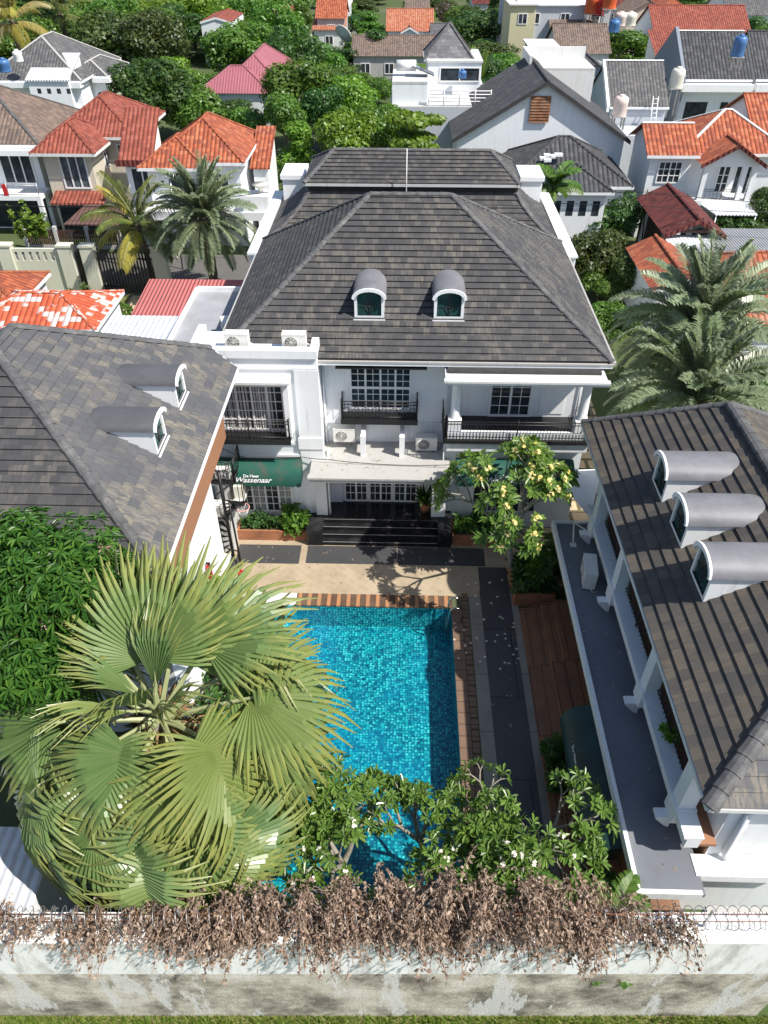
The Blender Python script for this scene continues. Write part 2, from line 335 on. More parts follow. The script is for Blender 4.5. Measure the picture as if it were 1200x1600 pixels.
def awningmat():
    m, nt, b = newmat('awning_cloth'); p = pos(nt)
    f = noise(nt, p, .9, 8, .75)
    c = ramp(nt, f, [(.4, (.0, .075, .052)), (.5, (.01, .08, .056)), (.58, (.05, .07, .055)), (.7, (.11, .1, .085))])
    nt.links.new(c, b.inputs['Base Color']); b.inputs['Roughness'].default_value = .7
    m, nt, b = newmat('awning_shaded_dirty'); p = pos(nt)  # same green cloth darkened: its shade and dirt are put into the colour
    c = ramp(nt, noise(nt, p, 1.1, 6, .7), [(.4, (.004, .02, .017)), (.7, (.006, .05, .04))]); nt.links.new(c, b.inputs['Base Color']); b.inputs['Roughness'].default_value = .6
    m, nt, b = newmat('boundary_plaster'); p = pos(nt)
    mp = N(nt, 'ShaderNodeMapping'); nt.links.new(p, mp.inputs[0]); mp.inputs['Scale'].default_value = (1.6, 1, .35)
    k = ramp(nt, noise(nt, mp.outputs[0], 1.5, 8, .75), [(.46, (0, 0, 0)), (.64, (1, 1, 1))])
    c = mix(nt, mth(nt, 'MULTIPLY', k, .75), (.86, .87, .86), (.38, .37, .34))
    nt.links.new(c, b.inputs['Base Color']); b.inputs['Roughness'].default_value = .8
    m, nt, b = newmat('rough_block'); p = pos(nt)
    k = ramp(nt, noise(nt, p, .55, 9, .72), [(.38, (.86, .82, .74)), (.47, (.7, .65, .55)), (.53, (.46, .42, .35)), (.61, (.2, .18, .15))])
    br = N(nt, 'ShaderNodeTexBrick'); mpb = N(nt, 'ShaderNodeMapping'); nt.links.new(p, mpb.inputs[0]); mpb.inputs['Rotation'].default_value = (R(90), 0, 0); nt.links.new(mpb.outputs[0], br.inputs[0])
    br.inputs['Scale'].default_value = 1; br.inputs['Brick Width'].default_value = .62; br.inputs['Row Height'].default_value = .3; br.inputs['Mortar Size'].default_value = .018; br.inputs['Mortar Smooth'].default_value = .6
    k = mix(nt, mth(nt, 'MULTIPLY', mth(nt, 'MULTIPLY', br.outputs['Fac'], noise(nt, p, 1.3, 4)), .5), k, (.3, .27, .23))
    mp = N(nt, 'ShaderNodeMapping'); nt.links.new(p, mp.inputs[0]); mp.inputs['Scale'].default_value = (1., 1, .22); mp.inputs['Location'].default_value = (2.1, 0, 0)
    w1 = ramp(nt, noise(nt, mp.outputs[0], .75, 9, .7), [(.54, (0, 0, 0)), (.565, (1, 1, 1))])
    c = mix(nt, mth(nt, 'MULTIPLY', w1, .85), k, (.84, .84, .82))
    c = mix(nt, mth(nt, 'MULTIPLY', ramp(nt, noise(nt, p, 26, 6, .8), [(.5, (0, 0, 0)), (.62, (1, 1, 1))]), .5), c, (.2, .18, .15))
    nt.links.new(c, b.inputs['Base Color']); b.inputs['Roughness'].default_value = .95
    bump(nt, b, noise(nt, p, 12, 9, .8), .07)
awningmat()

# ------------------------------------------------------------------ mesh helpers
class MB:
    def __init__(s): s.v = []; s.f = []; s.mi = []; s.sm = []; s.M = None; s.weld = {}
    def shared(s, p):
        k = tuple(round(c, 4) for c in p)
        if k not in s.weld: s.weld[k] = s.vert(p)
        return s.weld[k]
    def vert(s, p):
        p = Vector(p)
        if s.M is not None: p = s.M @ p
        s.v.append(p); return len(s.v) - 1
    def face(s, pts, mi=0, smooth=False):
        s.f.append([s.shared(p) if smooth else s.vert(p) for p in pts]); s.mi.append(mi); s.sm.append(smooth)
    def box(s, x0, y0, z0, x1, y1, z1, mi=0):
        if x0 > x1: x0, x1 = x1, x0
        if y0 > y1: y0, y1 = y1, y0
        if z0 > z1: z0, z1 = z1, z0
        i = [s.vert((x, y, z)) for z in (z0, z1) for y in (y0, y1) for x in (x0, x1)]
        for q in ((0, 2, 3, 1), (4, 5, 7, 6), (0, 1, 5, 4), (1, 3, 7, 5), (3, 2, 6, 7), (2, 0, 4, 6)):
            s.f.append([i[k] for k in q]); s.mi.append(mi); s.sm.append(False)
    def prism(s, poly, dvec, mi=0):
        """extrude a planar polygon by a vector"""
        a = [Vector(p) for p in poly]; d = Vector(dvec); b = [p + d for p in a]; n = len(a)
        s.face(a[::-1], mi); s.face(b, mi)
        for i in range(n): s.face([a[i], a[(i + 1) % n], b[(i + 1) % n], b[i]], mi)
    def tube(s, pts, r, n=8, mi=0, cap=True, smooth=True):
        pts = [Vector(p) for p in pts]
        rr = r if isinstance(r, (list, tuple)) else [r] * len(pts)
        rings = []; prev = None
        for i, p in enumerate(pts):
            t = (pts[min(i + 1, len(pts) - 1)] - pts[max(i - 1, 0)])
            if t.length < 1e-9: t = Vector((0, 0, 1))
            t.normalize()
            if prev is None:
                a = Vector((0, 0, 1)) if abs(t.z) < .9 else Vector((1, 0, 0))
                u = t.cross(a).normalized()
            else: u = (prev - t * prev.dot(t)).normalized()
            prev = u; v = t.cross(u)
            rings.append([s.vert(p + (u * math.cos(2 * math.pi * k / n) + v * math.sin(2 * math.pi * k / n)) * rr[i]) for k in range(n)])
        for a, b in zip(rings, rings[1:]):
            for k in range(n):
                s.f.append([a[k], a[(k + 1) % n], b[(k + 1) % n], b[k]]); s.mi.append(mi); s.sm.append(smooth)
        if cap:
            s.f.append(rings[0][::-1]); s.f.append(rings[-1]); s.mi += [mi, mi]; s.sm += [False, False]
    def lathe(s, prof, c=(0, 0, 0), n=16, mi=0):
        c = Vector(c); rings = []
        for r, z in prof: rings.append([s.vert(c + Vector((r * math.cos(2 * math.pi * k / n), r * math.sin(2 * math.pi * k / n), z))) for k in range(n)])
        for a, b in zip(rings, rings[1:]):
            for k in range(n):
                s.f.append([a[k], a[(k + 1) % n], b[(k + 1) % n], b[k]]); s.mi.append(mi); s.sm.append(True)
        s.f.append(rings[0][::-1]); s.f.append(rings[-1]); s.mi += [mi, mi]; s.sm += [False, False]
    def build(s, name, mats, parent=None, world=True):
        me = bpy.data.meshes.new(name)
        off = Vector((0, 0, 0))
        if parent is not None and world:
            q = parent
            while q is not None: off += q.location; q = q.parent
        me.from_pydata([v - off for v in s.v], [], s.f)
        mats = mats if isinstance(mats, (list, tuple)) else [mats]
        for m in mats: me.materials.append(MATS[m])
        me.polygons.foreach_set('material_index', s.mi); me.polygons.foreach_set('use_smooth', s.sm)
        uvl = me.uv_layers.new(name='UVMap').data
        for p in me.polygons:
            n = p.normal
            if abs(n.z) > .995: u, v = Vector((1, 0, 0)), Vector((0, 1, 0))
            else: u = Vector((-n.y, n.x, 0)).normalized(); v = n.cross(u)
            if v.z < 0: u, v = -u, -v
            for li in p.loop_indices:
                c = s.v[me.loops[li].vertex_index]; uvl[li].uv = (c.dot(u) + 500, c.dot(v) + 500)
        o = bpy.data.objects.new(name, me); COL.objects.link(o)
        if parent is not None: o.parent = parent
        return o
def quads(name, V, mat, tri=False):
    """V: n x k x 3 array of separate leaf faces"""
    n, k, _ = V.shape
    me = bpy.data.meshes.new(name); me.vertices.add(n * k); me.vertices.foreach_set('co', V.astype(np.float32).ravel())
    me.loops.add(n * k); me.loops.foreach_set('vertex_index', np.arange(n * k, dtype=np.int32))
    me.polygons.add(n); me.polygons.foreach_set('loop_start', np.arange(0, n * k, k, dtype=np.int32))
    me.update(calc_edges=True); me.validate()
    for m in (mat if isinstance(mat, (list, tuple)) else [mat]): me.materials.append(MATS[m])
    return me
def link(me, name, parent=None, loc=(0, 0, 0)):
    o = bpy.data.objects.new(name, me); COL.objects.link(o); o.location = loc
    if parent is not None: o.parent = parent
    return o
def tag(o, label=None, cat=None, group=None, kind=None):
    if label: o['label'] = label
    if cat: o['category'] = cat
    if group: o['group'] = group
    if kind: o['kind'] = kind
    return o
def thing(name, label, cat, loc=(0, 0, 0), rz=0., group=None):
    o = bpy.data.objects.new(name, None); COL.objects.link(o); o.location = loc; o.rotation_euler = (0, 0, rz)
    o.empty_display_size = .3
    return tag(o, label, cat, group)
def copy_tree(o, parent=None):
    c = o.copy(); COL.objects.link(c)
    if parent is not None: c.parent = parent
    for ch in list(o.children): copy_tree(ch, c)
    return c
def structure(mb, name, mats):
    o = mb.build(name, mats); o['kind'] = 'structure'; return o

def clip(poly, d, keep_above, axis):
    out = []
    for i in range(len(poly)):
        a, b = poly[i], poly[(i + 1) % len(poly)]
        fa, fb = a.dot(axis) - d, b.dot(axis) - d
        if not keep_above: fa, fb = -fa, -fb
        if fa >= 0: out.append(a)
        if (fa > 0 > fb) or (fa < 0 < fb): out.append(a + (b - a) * (fa / (fa - fb)))
    return out
def courses(mb, poly, e, th, mi=0, bmi=0):
    """lay a convex sloped polygon as overlapping tile courses: each course rises to a butt edge at its foot"""
    poly = [Vector(p) for p in poly]
    n = (poly[1] - poly[0]).cross(poly[2] - poly[0]).normalized()
    if n.z < 0: n = -n
    u = Vector((-n.y, n.x, 0)).normalized(); v = n.cross(u)
    if v.z < 0: u, v = -u, -v
    vs = [p.dot(v) for p in poly]; lo, hi = min(vs), max(vs)
    a = lo
    while a < hi - 1e-4:
        b = min(a + e, hi)
        c = clip(clip(poly, a, True, v), b, False, v)
        if len(c) >= 3:
            q = [p + n * (th * (1 - (p.dot(v) - a) / e) + .002) for p in c]
            if (q[1] - q[0]).cross(q[2] - q[0]).dot(n) < 0: q = q[::-1]
            mb.face(q, mi)
            low = [p for p in c if abs(p.dot(v) - a) < 1e-4]
            if len(low) >= 2:
                low.sort(key=lambda p: p.dot(u))
                s_, t_ = low[0], low[-1]
                mb.face([s_ - n * .01, t_ - n * .01, t_ + n * (th + .002), s_ + n * (th + .002)], bmi)  # butt face: the roofs pass black here to paint in the shadow line
        a = b
def cap_line(mb, a, b, r=.11, seg=.42, lift=.05):
    """ridge or hip capping as a row of slightly tapered half round tiles"""
    a, b = Vector(a), Vector(b); L = (b - a).length; n = max(1, int(L / seg)); t = (b - a) / L
    up = Vector((0, 0, 1)); sd = t.cross(up).normalized(); nn = sd.cross(t)
    for i in range(n):
        p, q = a + t * (L * i / n), a + t * (L * (i + 1) / n)
        for k in range(5):
            t0, t1 = math.pi * k / 5, math.pi * (k + 1) / 5
            f = lambda c, th, rr: c + sd * (math.cos(th) * rr * 1.25) + nn * (math.sin(th) * rr * .8 + lift - .05)
            mb.face([f(p, t0, r), f(p, t1, r), f(q, t1, r * .86), f(q, t0, r * .86)][::-1])
        mb.face([f(p, math.pi * k / 5, r) for k in range(6)])

# ------------------------------------------------------------------ ground, yard surfaces, pool
def sheet(name, x0, y0, x1, y1, z, mat, hole=None):
    b = MB()
    if hole:
        hx0, hy0, hx1, hy1 = hole
        for q in ((x0, y0, x1, hy0), (x0, hy1, x1, y1), (x0, hy0, hx0, hy1), (hx1, hy0, x1, hy1)):
            b.face([(q[0], q[1], z), (q[2], q[1], z), (q[2], q[3], z), (q[0], q[3], z)])
    else: b.face([(x0, y0, z), (x1, y0, z), (x1, y1, z), (x0, y1, z)])
    return structure(b, name, mat)
POOL = (-6.3, 7.3, 2.0, 18.38)
sheet('ground', -600, -60, 600, 1500, -.012, 'ground_soil', POOL)
sheet('grass_ground', -30, 0, 30, 5.75, -.004, 'lawn')
def slab(name, x0, y0, x1, y1, z0, z1, mat):
    b = MB(); b.box(x0, y0, z0, x1, y1, z1); return structure(b, name, mat)
slab('pool_deck', -7.6, 18.95, 3.06, 21.9, -.008, 0, 'tan_paving')
slab('pool_edge_tiles', -3.72, 18.36, 2.02, 18.95, -.04, .02, 'terracotta_edge')
slab('pool_edge_strip', -6.6, 18.36, -3.721, 18.95, -.04, .012, 'pale_concrete')
slab('pool_side_coping', 1.98, 7.3, 2.36, 18.359, -.04, .03, 'brown_edge')
b = MB()
y = 7.4
while y < 18.9:
    b.box(2.38, y, -.15, 2.6, y + .36, .022); y += .42
structure(b, 'overflow_channel_grate', 'brown_edge')
slab('overflow_channel_bed', 2.36, 7.3, 2.64, 18.95, -.25, -.12, 'black_stone')
slab('paved_strip', 2.64, 6.4, 3.07, 18.95, -.2, .018, 'grey_strip')
slab('slate_path', 3.07, 6.4, 4.2, 19.3, -.2, .008, 'slate_walk')
slab('stone_kerb', 4.2, 6.4, 4.42, 19.3, -.2, .06, 'grey_strip')
b = MB()
for i, (x0, x1, z) in enumerate(((4.42, 4.78, .16), (4.785, 5.15, .32), (5.155, 5.55, .48), (5.555, 7.2, .62))):
    b.box(x0, 6.6, -.1, x1, 18.3, z)
structure(b, 'wooden_deck_steps', 'deck_wood')
for i, (x0, y0, x1, y1) in enumerate(((-6.35, 20.52, -3.86, 21.58), (-3.6, 20.57, -.05, 21.58), (-.02, 20.57, 3.4, 21.58), (3.1, 19.3, 4.2, 20.52))):
    slab('black_paving', x0, y0, x1, y1, -.008, .006, 'black_mat')
slab('pool_deck', 3.061, 19.3, 4.2, 21.9, -.008, 0, 'tan_paving')
slab('side_path', 7.0, 21.2, 9.8, 33, -.008, .004, 'stone_slab')
slab('side_path', 4.2, 19.4, 7.0, 22.9, -.008, .004, 'stone_slab')
# pool basin: floor, walls, steps, divider and the shallow pool beside it
b = MB(); X0, Y0, X1, Y1 = -3.72, 7.3, 2.0, 18.38
b.face([(X0, Y0, -1.15), (X1, Y0, -1.15), (X1, Y1, -1.15), (X0, Y1, -1.15)])
b.face([(X0, Y1, -1.15), (X1, Y1, -1.15), (X1, Y1, -.045), (X0, Y1, -.045)])
b.face([(X1, Y1, -1.15), (X1, Y0, -1.15), (X1, Y0, -.045), (X1, Y1, -.045)])
b.face([(X1, Y0, -1.15), (X0, Y0, -1.15), (X0, Y0, 0), (X1, Y0, 0)])
b.face([(X0, Y0, -1.15), (X0, Y1, -1.15), (X0, Y1, 0), (X0, Y0, 0)])
b.box(-4.05, 15.9, -.6, -3.722, 18.378, -.04)
b.box(-6.3, 15.9, -.6, -4.05, 18.378, -.42)
b.box(-6.34, 15.9, -.6, -6.3, 18.378, 0)
structure(b, 'pool_basin', 'pool_mosaic')
slab('pool_deck', -4.5, 7.3, -3.72, 15.9, -.3, .004, 'pale_concrete')
slab('garden_bed', -7.6, 7.3, -4.5, 15.9, -.3, .0, 'soil')
slab('pool_deck', -7.6, 6.4, 2.64, 7.3, -.3, .004, 'pale_concrete')
slab('pool_deck', -7.6, 15.9, -6.34, 18.95, -.3, .004, 'tan_paving')
b = MB(); z = -.1
b.face([(-6.3, 15.9, z), (-4.05, 15.9, z), (-4.05, Y1, z), (-6.3, Y1, z)])
b.face([(X0, Y0, z), (X1, Y0, z), (X1, Y1, z), (X0, Y1, z)])
structure(b, 'pool_water', 'pool_water')

t = thing('pool_ladder', 'curved stainless steel ladder at the far right corner of the swimming pool', 'ladder', (2.0, 17.9, 0))
for yy in (17.65, 18.15):
    b = MB(); b.tube([(2.3, yy, .03), (2.29, yy, .5), (2.22, yy, .72), (2.05, yy, .8), (1.9, yy, .7), (1.84, yy, .45), (1.82, yy, -.9)], .026, 8); b.build('handrail', 'steel', t)
for z in (-.3, -.6): b = MB(); b.box(1.79, 17.65, z, 1.86, 18.15, z + .03); b.build('rung', 'steel', t)
def pool_light(x, y, z, label):
    b = MB(); b.M = Matrix.Translation((x, y, z)); b.lathe([(.0, 0), (.2, 0), (.2, .03), (.15, .05), (0, .05)], n=18)
    tag(b.build('pool_light', 'white_paint'), label, 'light')
pool_light(-4.9, 18.28, -.08, 'small white round light at the far edge of the shallow pool')

# ------------------------------------------------------------------ windows and rails used by the houses
def frame_mb(M, w, h, cols, rows, bar=.05, mun=.022, groups=None, proud=.05):
    """casement frame on the plane x-z facing -y in the matrix M; groups = number of leaves"""
    b = MB(); b.M = M; g = groups or 1
    b.box(-w / 2, -proud, 0, w / 2, 0, bar); b.box(-w / 2, -proud, h - bar, w / 2, 0, h)
    for i in range(g + 1):
        x = -w / 2 + (w - bar) * i / g; b.box(x, -proud, bar, x + bar, 0, h - bar)
    gw = (w - bar) / g
    for i in range(g):
        x0 = -w / 2 + gw * i + bar
        for c in range(1, cols):
            x = x0 + (gw - bar) * c / cols; b.box(x - mun / 2, -proud * .7, bar, x + mun / 2, -.004, h - bar)
        for r in range(1, rows):
            z = bar + (h - 2 * bar) * r / rows; b.box(x0, -proud * .66, z - mun / 2, x0 + gw - bar, -.005, z + mun / 2)
    return b
def window(parent, M, w, h, cols=2, rows=3, groups=1, name='window', fmat='white_paint', gmat='pane_glass', bar=.06, mun=.025, proud=.05, world=True, curtain=None):
    f = frame_mb(M, w, h, cols, rows, bar, mun, groups, proud).build(name, fmat, parent, world)
    b = MB(); b.M = M; b.box(-w / 2 + .02, -.014, .02, w / 2 - .02, -.002, h - .02); b.build('pane', gmat, f, world)
    if curtain:
        b = MB(); b.M = M
        for (x0, x1) in curtain:
            n = 8
            for i in range(n):
                a = x0 + (x1 - x0) * i / n; c = x0 + (x1 - x0) * (i + .62) / n
                b.box(a, -.017, .06, c, -.0145, h - .06)
        b.build('curtain', 'curtain', f, world)
    return f
def T(x, y, z, rz=0.): return Matrix.Translation((x, y, z)) @ Matrix.Rotation(rz, 4, 'Z')
def scroll(b, cx, z0, h, w, y, axis='x', r=.012):
    pts = []
    for k in range(17):
        a = k / 16 * 2 * math.pi * 1.25; rr = w * .5 * (1 - k / 22)
        pts.append((cx + rr * math.cos(a), y, z0 + h / 2 + rr * math.sin(a)))
    b.tube(pts, r, 5, cap=False)
def railing(parent, name, pts, z0, z1, scrolls=True, step=.13, mat='black_iron', base=True, r=.018):
    """iron balcony rail along a polyline, in world coordinates"""
    b = MB()
    for p, q in zip(pts, pts[1:]):
        p, q = Vector((*p, 0)), Vector((*q, 0)); L = (q - p).length; n = max(1, round(L / step))
        for z in (z1, z1 - .12, z0 + .12): b.tube([p + Vector((0, 0, z)), q + Vector((0, 0, z))], r, 6)
        for i in range(n + 1):
            c = p.lerp(q, i / n); big = i in (0, n) or (L > 2 and i == n // 2)
            b.tube([c + Vector((0, 0, z0 if not big else z0 - .05)), c + Vector((0, 0, z1 + (.06 if big else 0)))], r * (1.5 if big else .55), 6)
            if big: b.lathe([(.0, -.03), (.03, 0), (0, .035)], c + Vector((0, 0, z1 + .08)), 8)
        if scrolls and abs(p.y - q.y) < .01:
            m = max(1, int(L / .34))
            for i in range(m): scroll(b, p.x + (q.x - p.x) * (i + .5) / m, z0 + .12, z1 - z0 - .24, .3, p.y, r=.011)
    o = b.build(name, mat, parent); return o

def dormer(parent, x, y, zb, facing, k, w=1.06, hs=.82, rise=.3, rmat='lead_grey'):
    """arched dormer: front foot centre at (x,y,zb), facing angle (0 = -y), roof pitch k behind it"""
    M = Matrix.Translation((x, y, zb)) @ Matrix.Rotation(facing, 4, 'Z')
    n = 10; hw = w / 2
    arc = [(-hw * math.cos(math.pi * i / n), hs + rise * math.sin(math.pi * i / n)) for i in range(n + 1)]
    d = MB(); d.M = M
    # front ring
    it = .1; iw = hw - it
    inner = [(-iw * math.cos(math.pi * i / n), hs - .03 + (rise - .06) * math.sin(math.pi * i / n)) for i in range(n + 1)]
    out = [(-hw, 0)] + arc + [(hw, 0)]; inn = [(-iw, .12)] + inner + [(iw, .12)]
    for i in range(len(out) - 1):
        d.face([(out[i][0], 0, out[i][1]), (inn[i][0], 0, inn[i][1]), (inn[i + 1][0], 0, inn[i + 1][1]), (out[i + 1][0], 0, out[i + 1][1])][::-1])
        d.face([(inn[i][0], 0, inn[i][1]), (inn[i][0], .08, inn[i][1]), (inn[i + 1][0], .08, inn[i + 1][1]), (inn[i + 1][0], 0, inn[i + 1][1])][::-1])
    d.face([(-hw, 0, 0), (hw, 0, 0), (iw, 0, .12), (-iw, 0, .12)])
    L = hs / k
    for sx in (-1, 1): d.prism([(sx * hw, 0.002, -.05), (sx * hw, .002, hs), (sx * hw, L + .1, hs)], (-sx * .06, 0, 0))
    d.box(-hw - .04, -.07, -.05, hw + .04, 0, .0)
    root = d.build('dormer', 'white_trim', parent)
    g = MB(); g.M = M; g.face([(p[0], .06, p[1]) for p in inn][::-1]); gl = g.build('window_pane', 'green_glass', root)
    lead = MB(); lead.M = M
    cz = hs * .55
    for a, c in (((0, cz + .3), (.17, cz)), ((.17, cz), (0, cz - .3)), ((0, cz - .3), (-.17, cz)), ((-.17, cz), (0, cz + .3)), ((0, .14), (0, hs + rise - .1)), ((-iw, cz), (iw, cz))):
        lead.tube([(a[0], .05, a[1]), (c[0], .05, c[1])], .012, 5)
    lead.build('lead_bars', 'dark_board', gl)
    r = MB(); r.M = M; ro = .07; e0 = -.12; back = (hs + rise) / k + .2
    prof = [(-(hw + ro) * math.cos(math.pi * i / n), hs - .03 + (rise + ro) * math.sin(math.pi * i / n)) for i in range(n + 1)]
    profi = [(-(hw + .01) * math.cos(math.pi * i / n), hs - .03 + (rise + .01) * math.sin(math.pi * i / n)) for i in range(n + 1)]
    bk = lambda z: min(back, z / k + .25)
    for i in range(n):
        a, c = prof[i], prof[i + 1]
        r.face([(a[0], e0, a[1]), (c[0], e0, c[1]), (c[0], bk(c[1]), c[1]), (a[0], bk(a[1]), a[1])][::-1], 0, True)
        ai, ci = profi[i], profi[i + 1]
        r.face([(ai[0], e0, ai[1]), (ci[0], e0, ci[1]), (ci[0], bk(ci[1]), ci[1]), (ai[0], bk(ai[1]), ai[1])], 0, True)
    rf = r.build('dormer_roof', rmat, root)
    tr = MB(); tr.M = M
    for i in range(n):
        a, c, ai, ci = prof[i], prof[i + 1], profi[i], profi[i + 1]
        q = [(a[0] * 1.02, e0, a[1] + .01), (c[0] * 1.02, e0, c[1] + .01), (ci[0] * .97, e0, ci[1] - .05), (ai[0] * .97, e0, ai[1] - .05)]
        tr.prism(q, (0, .06, 0))
        tr.prism([(q[2][0], e0 + .0601, q[2][2]), (q[3][0], e0 + .0601, q[3][2]), (ai[0], e0 + .0601, ai[1]), (ci[0], e0 + .0601, ci[1])], (0, .06, 0))
    tr.build('arch_trim', 'white_trim', root)
    return root

def ac_unit(x, y, z, rz, label, s=1., bracket=False, group=None):
    t = thing('air_conditioner', label, 'air conditioner', (x, y, z), rz, group)
    w, d, h = .82 * s, .34 * s, .62 * s
    b = MB(); b.box(-w / 2, -d / 2, .05, w / 2, d / 2, h)
    b.box(-w / 2 - .006, -d / 2 - .006, h - .03, w / 2 + .006, d / 2 + .006, h + .012); b.build('casing', 'ac_white', t, False)
    g = MB()
    for r in (.22, .17, .12, .06): g.tube([(-.1 * s + r * s * math.cos(a * math.pi / 10), -d / 2 - .014, h / 2 + .02 + r * s * math.sin(a * math.pi / 10)) for a in range(21)], .007, 5, cap=False)
    for a in range(4):
        c, q = math.cos(a * math.pi / 4) * .22 * s, math.sin(a * math.pi / 4) * .22 * s
        g.tube([(-.1 * s - c, -d / 2 - .014, h / 2 + .02 - q), (-.1 * s + c, -d / 2 - .014, h / 2 + .02 + q)], .006, 5)
    go = g.build('fan_grille', 'ac_white', t, False)
    f = MB(); f.M = Matrix.Translation((-.1 * s, -d / 2 - .002, h / 2 + .02)) @ Matrix.Rotation(R(90), 4, 'X'); f.lathe([(0, 0), (.215 * s, 0), (.215 * s, .006), (0, .006)], n=20); f.build('fan_opening', 'ac_dark', t, False)
    for sx in (-1, 1):
        b = MB(); b.box(sx * w * .33 - .03, -d / 2 - .02, 0, sx * w * .33 + .03, d / 2 + .02, .05)
        if bracket: b.box(sx * w * .33 - .02, -d / 2, -.04, sx * w * .33 + .02, d / 2 + .25, 0)
        b.build('bracket' if bracket else 'foot', 'ac_dark', t, False)
    b = MB(); b.tube([(w / 2, .05, .2), (w / 2 + .08, .06, .16), (w / 2 + .1, .12, .04), (w / 2 + .03, .3, .01)], .02, 6); b.build('pipe', 'ac_white', t, False)
    return t

# ------------------------------------------------------------------ MAIN HOUSE
K = .66
H1 = thing('main_house', 'large white two storey villa with dark slate hip roof and two dormers facing the pool', 'house', (.3, 24, 0))
b = MB()
b.box(-2.95, 24.0, 0, 1.75, 33, 7.2); b.box(1.75, 24.2, 4.55, 6.9, 33, 7.2); b.box(1.75, 22.95, 0, 6.9, 33, 4.4)
b.box(-7.3, 22.75, 0, -2.95, 24.6, 7.75); b.box(-9.6, 24.6, 0, -2.95, 33, 5.6); b.box(-6.2, 33, 0, 6.9, 42.5, 7.15)
b.box(-2.3, 23.5, .79, .8, 23.998, 3.3)
b.box(-2.95, 23.4, .79, -2.3, 23.998, 3.3); b.box(.8, 23.5, .79, 1.3, 23.998, 3.3)
wall = b.build('wall', 'white_wall', H1)
b = MB()  # mouldings, parapet and string courses
b.box(-7.36, 22.66, 7.72, -2.9, 22.98, 8.02); b.box(-7.36, 22.98, 7.72, -7.1, 24.6, 8.02); b.box(-3.15, 22.98, 7.72, -2.9, 23.7, 8.02)
b.box(-7.34, 22.69, 7.28, -2.92, 22.748, 7.36); b.box(-7.33, 22.7, 4.1, -2.93, 22.748, 4.22); b.box(-7.33, 22.7, 3.55, -2.93, 22.748, 3.66)
b.box(-3.75, 22.68, 0, -2.9, 22.747, 7.27); b.box(-3.8, 22.64, 3.95, -2.86, 22.679, 4.45)
b.box(-2.95, 23.94, 4.28, 1.75, 23.998, 4.36); b.box(1.75, 22.88, 3.95, 6.96, 22.948, 4.1); b.box(-6.62, 23.2, 7.2, 7.42, 23.26, 7.33)
b.build('moulding', 'white_trim', H1)
# front wing roof
ex0, ex1, ey0, ey1, ez, rz_, rx0, rx1, ry = -6.6, 7.4, 23.28, 34.95, 7.42, 11.25, -1.3, 1.78, 29.1
A, B_, C_, D_ = Vector((ex0, ey0, ez)), Vector((ex1, ey0, ez)), Vector((ex1, ey1, ez)), Vector((ex0, ey1, ez))
P0, P1 = Vector((rx0, ry, rz_)), Vector((rx1, ry, rz_))
b = MB()
courses(b, [A, B_, P1, P0], .262, .05, 0, 1); courses(b, [B_, C_, P1], .262, .05, 0, 1); courses(b, [D_, A, P0], .262, .05, 0, 1); courses(b, [C_, D_, P0, P1], .262, .05, 0, 1)
b.face([A + Vector((0, 0, -.12)), D_ + Vector((0, 0, -.12)), C_ + Vector((0, 0, -.12)), B_ + Vector((0, 0, -.12))], 1)
for p, q in ((A, B_), (B_, C_), (C_, D_), (D_, A)): b.face([p + Vector((0, 0, -.12)), q + Vector((0, 0, -.12)), q, p], 1)
roof = b.build('roof', ['slate_roof', 'black_trim_and_shade'], H1)
b = MB(); cap_line(b, P0, P1); cap_line(b, A, P0); cap_line(b, B_, P1); cap_line(b, C_, P1); cap_line(b, D_, P0)
b.build('ridge_cap', 'ridge_grey', roof)
b = MB(); b.box(ex0 - .02, ey0 - .1, ez - .12, ex1 + .02, ey0 - .012, ez - .05); b.box(ex0 - .14, ey0, ez - .14, ex0 - .012, ey1, ez - .03); b.box(ex1 + .012, ey0, ez - .14, ex1 + .14, ey1, ez - .03)
b.build('gutter', 'concrete', roof)
# rear wing: flared lower roof, dark band, raised upper roof
b = MB()
prof = [(0, 7.35), (.55, 7.62), (1.05, 8.0), (1.5, 8.45), (1.85, 8.95)]
zx0, zx1, zy0, zy1 = -6.45, 7.25, 35.3, 42.9
for (d0, h0), (d1, h1) in zip(prof, prof[1:]):
    lo = [Vector((zx0 + d0, zy0 + d0, h0)), Vector((zx1 - d0, zy0 + d0, h0)), Vector((zx1 - d0, zy1 - d0, h0)), Vector((zx0 + d0, zy1 - d0, h0))]
    hi = [Vector((zx0 + d1, zy0 + d1, h1)), Vector((zx1 - d1, zy0 + d1, h1)), Vector((zx1 - d1, zy1 - d1, h1)), Vector((zx0 + d1, zy1 - d1, h1))]
    for i in range(4): courses(b, [lo[i], lo[(i + 1) % 4], hi[(i + 1) % 4], hi[i]], .25, .05, 0, 1)
b.box(zx0 + 1.8, zy0 + 1.8, 8.8, zx1 - 1.8, zy1 - 1.8, 9.36, 1)
ux0, ux1, uy0, uy1, uz = -4.8, 5.5, 36.95, 41.3, 9.36
U = [Vector((ux0, uy0, uz)), Vector((ux1, uy0, uz)), Vector((ux1, uy1, uz)), Vector((ux0, uy1, uz))]
V0, V1 = Vector((ux0 + 1.3, 39.0, 10.35)), Vector((ux1 - 1.3, 39.0, 10.35))
courses(b, [U[0], U[1], V1, V0], .27, .05, 0, 1); courses(b, [U[1], U[2], V1], .27, .05, 0, 1); courses(b, [U[2], U[3], V0, V1], .27, .05, 0, 1); courses(b, [U[3], U[0], V0], .27, .05, 0, 1)
b.box(ux0, uy0, uz - .1, ux1, uy1, uz - .005, 1)
rr = b.build('rear_roof', ['slate_roof', 'black_trim_and_shade'], H1)
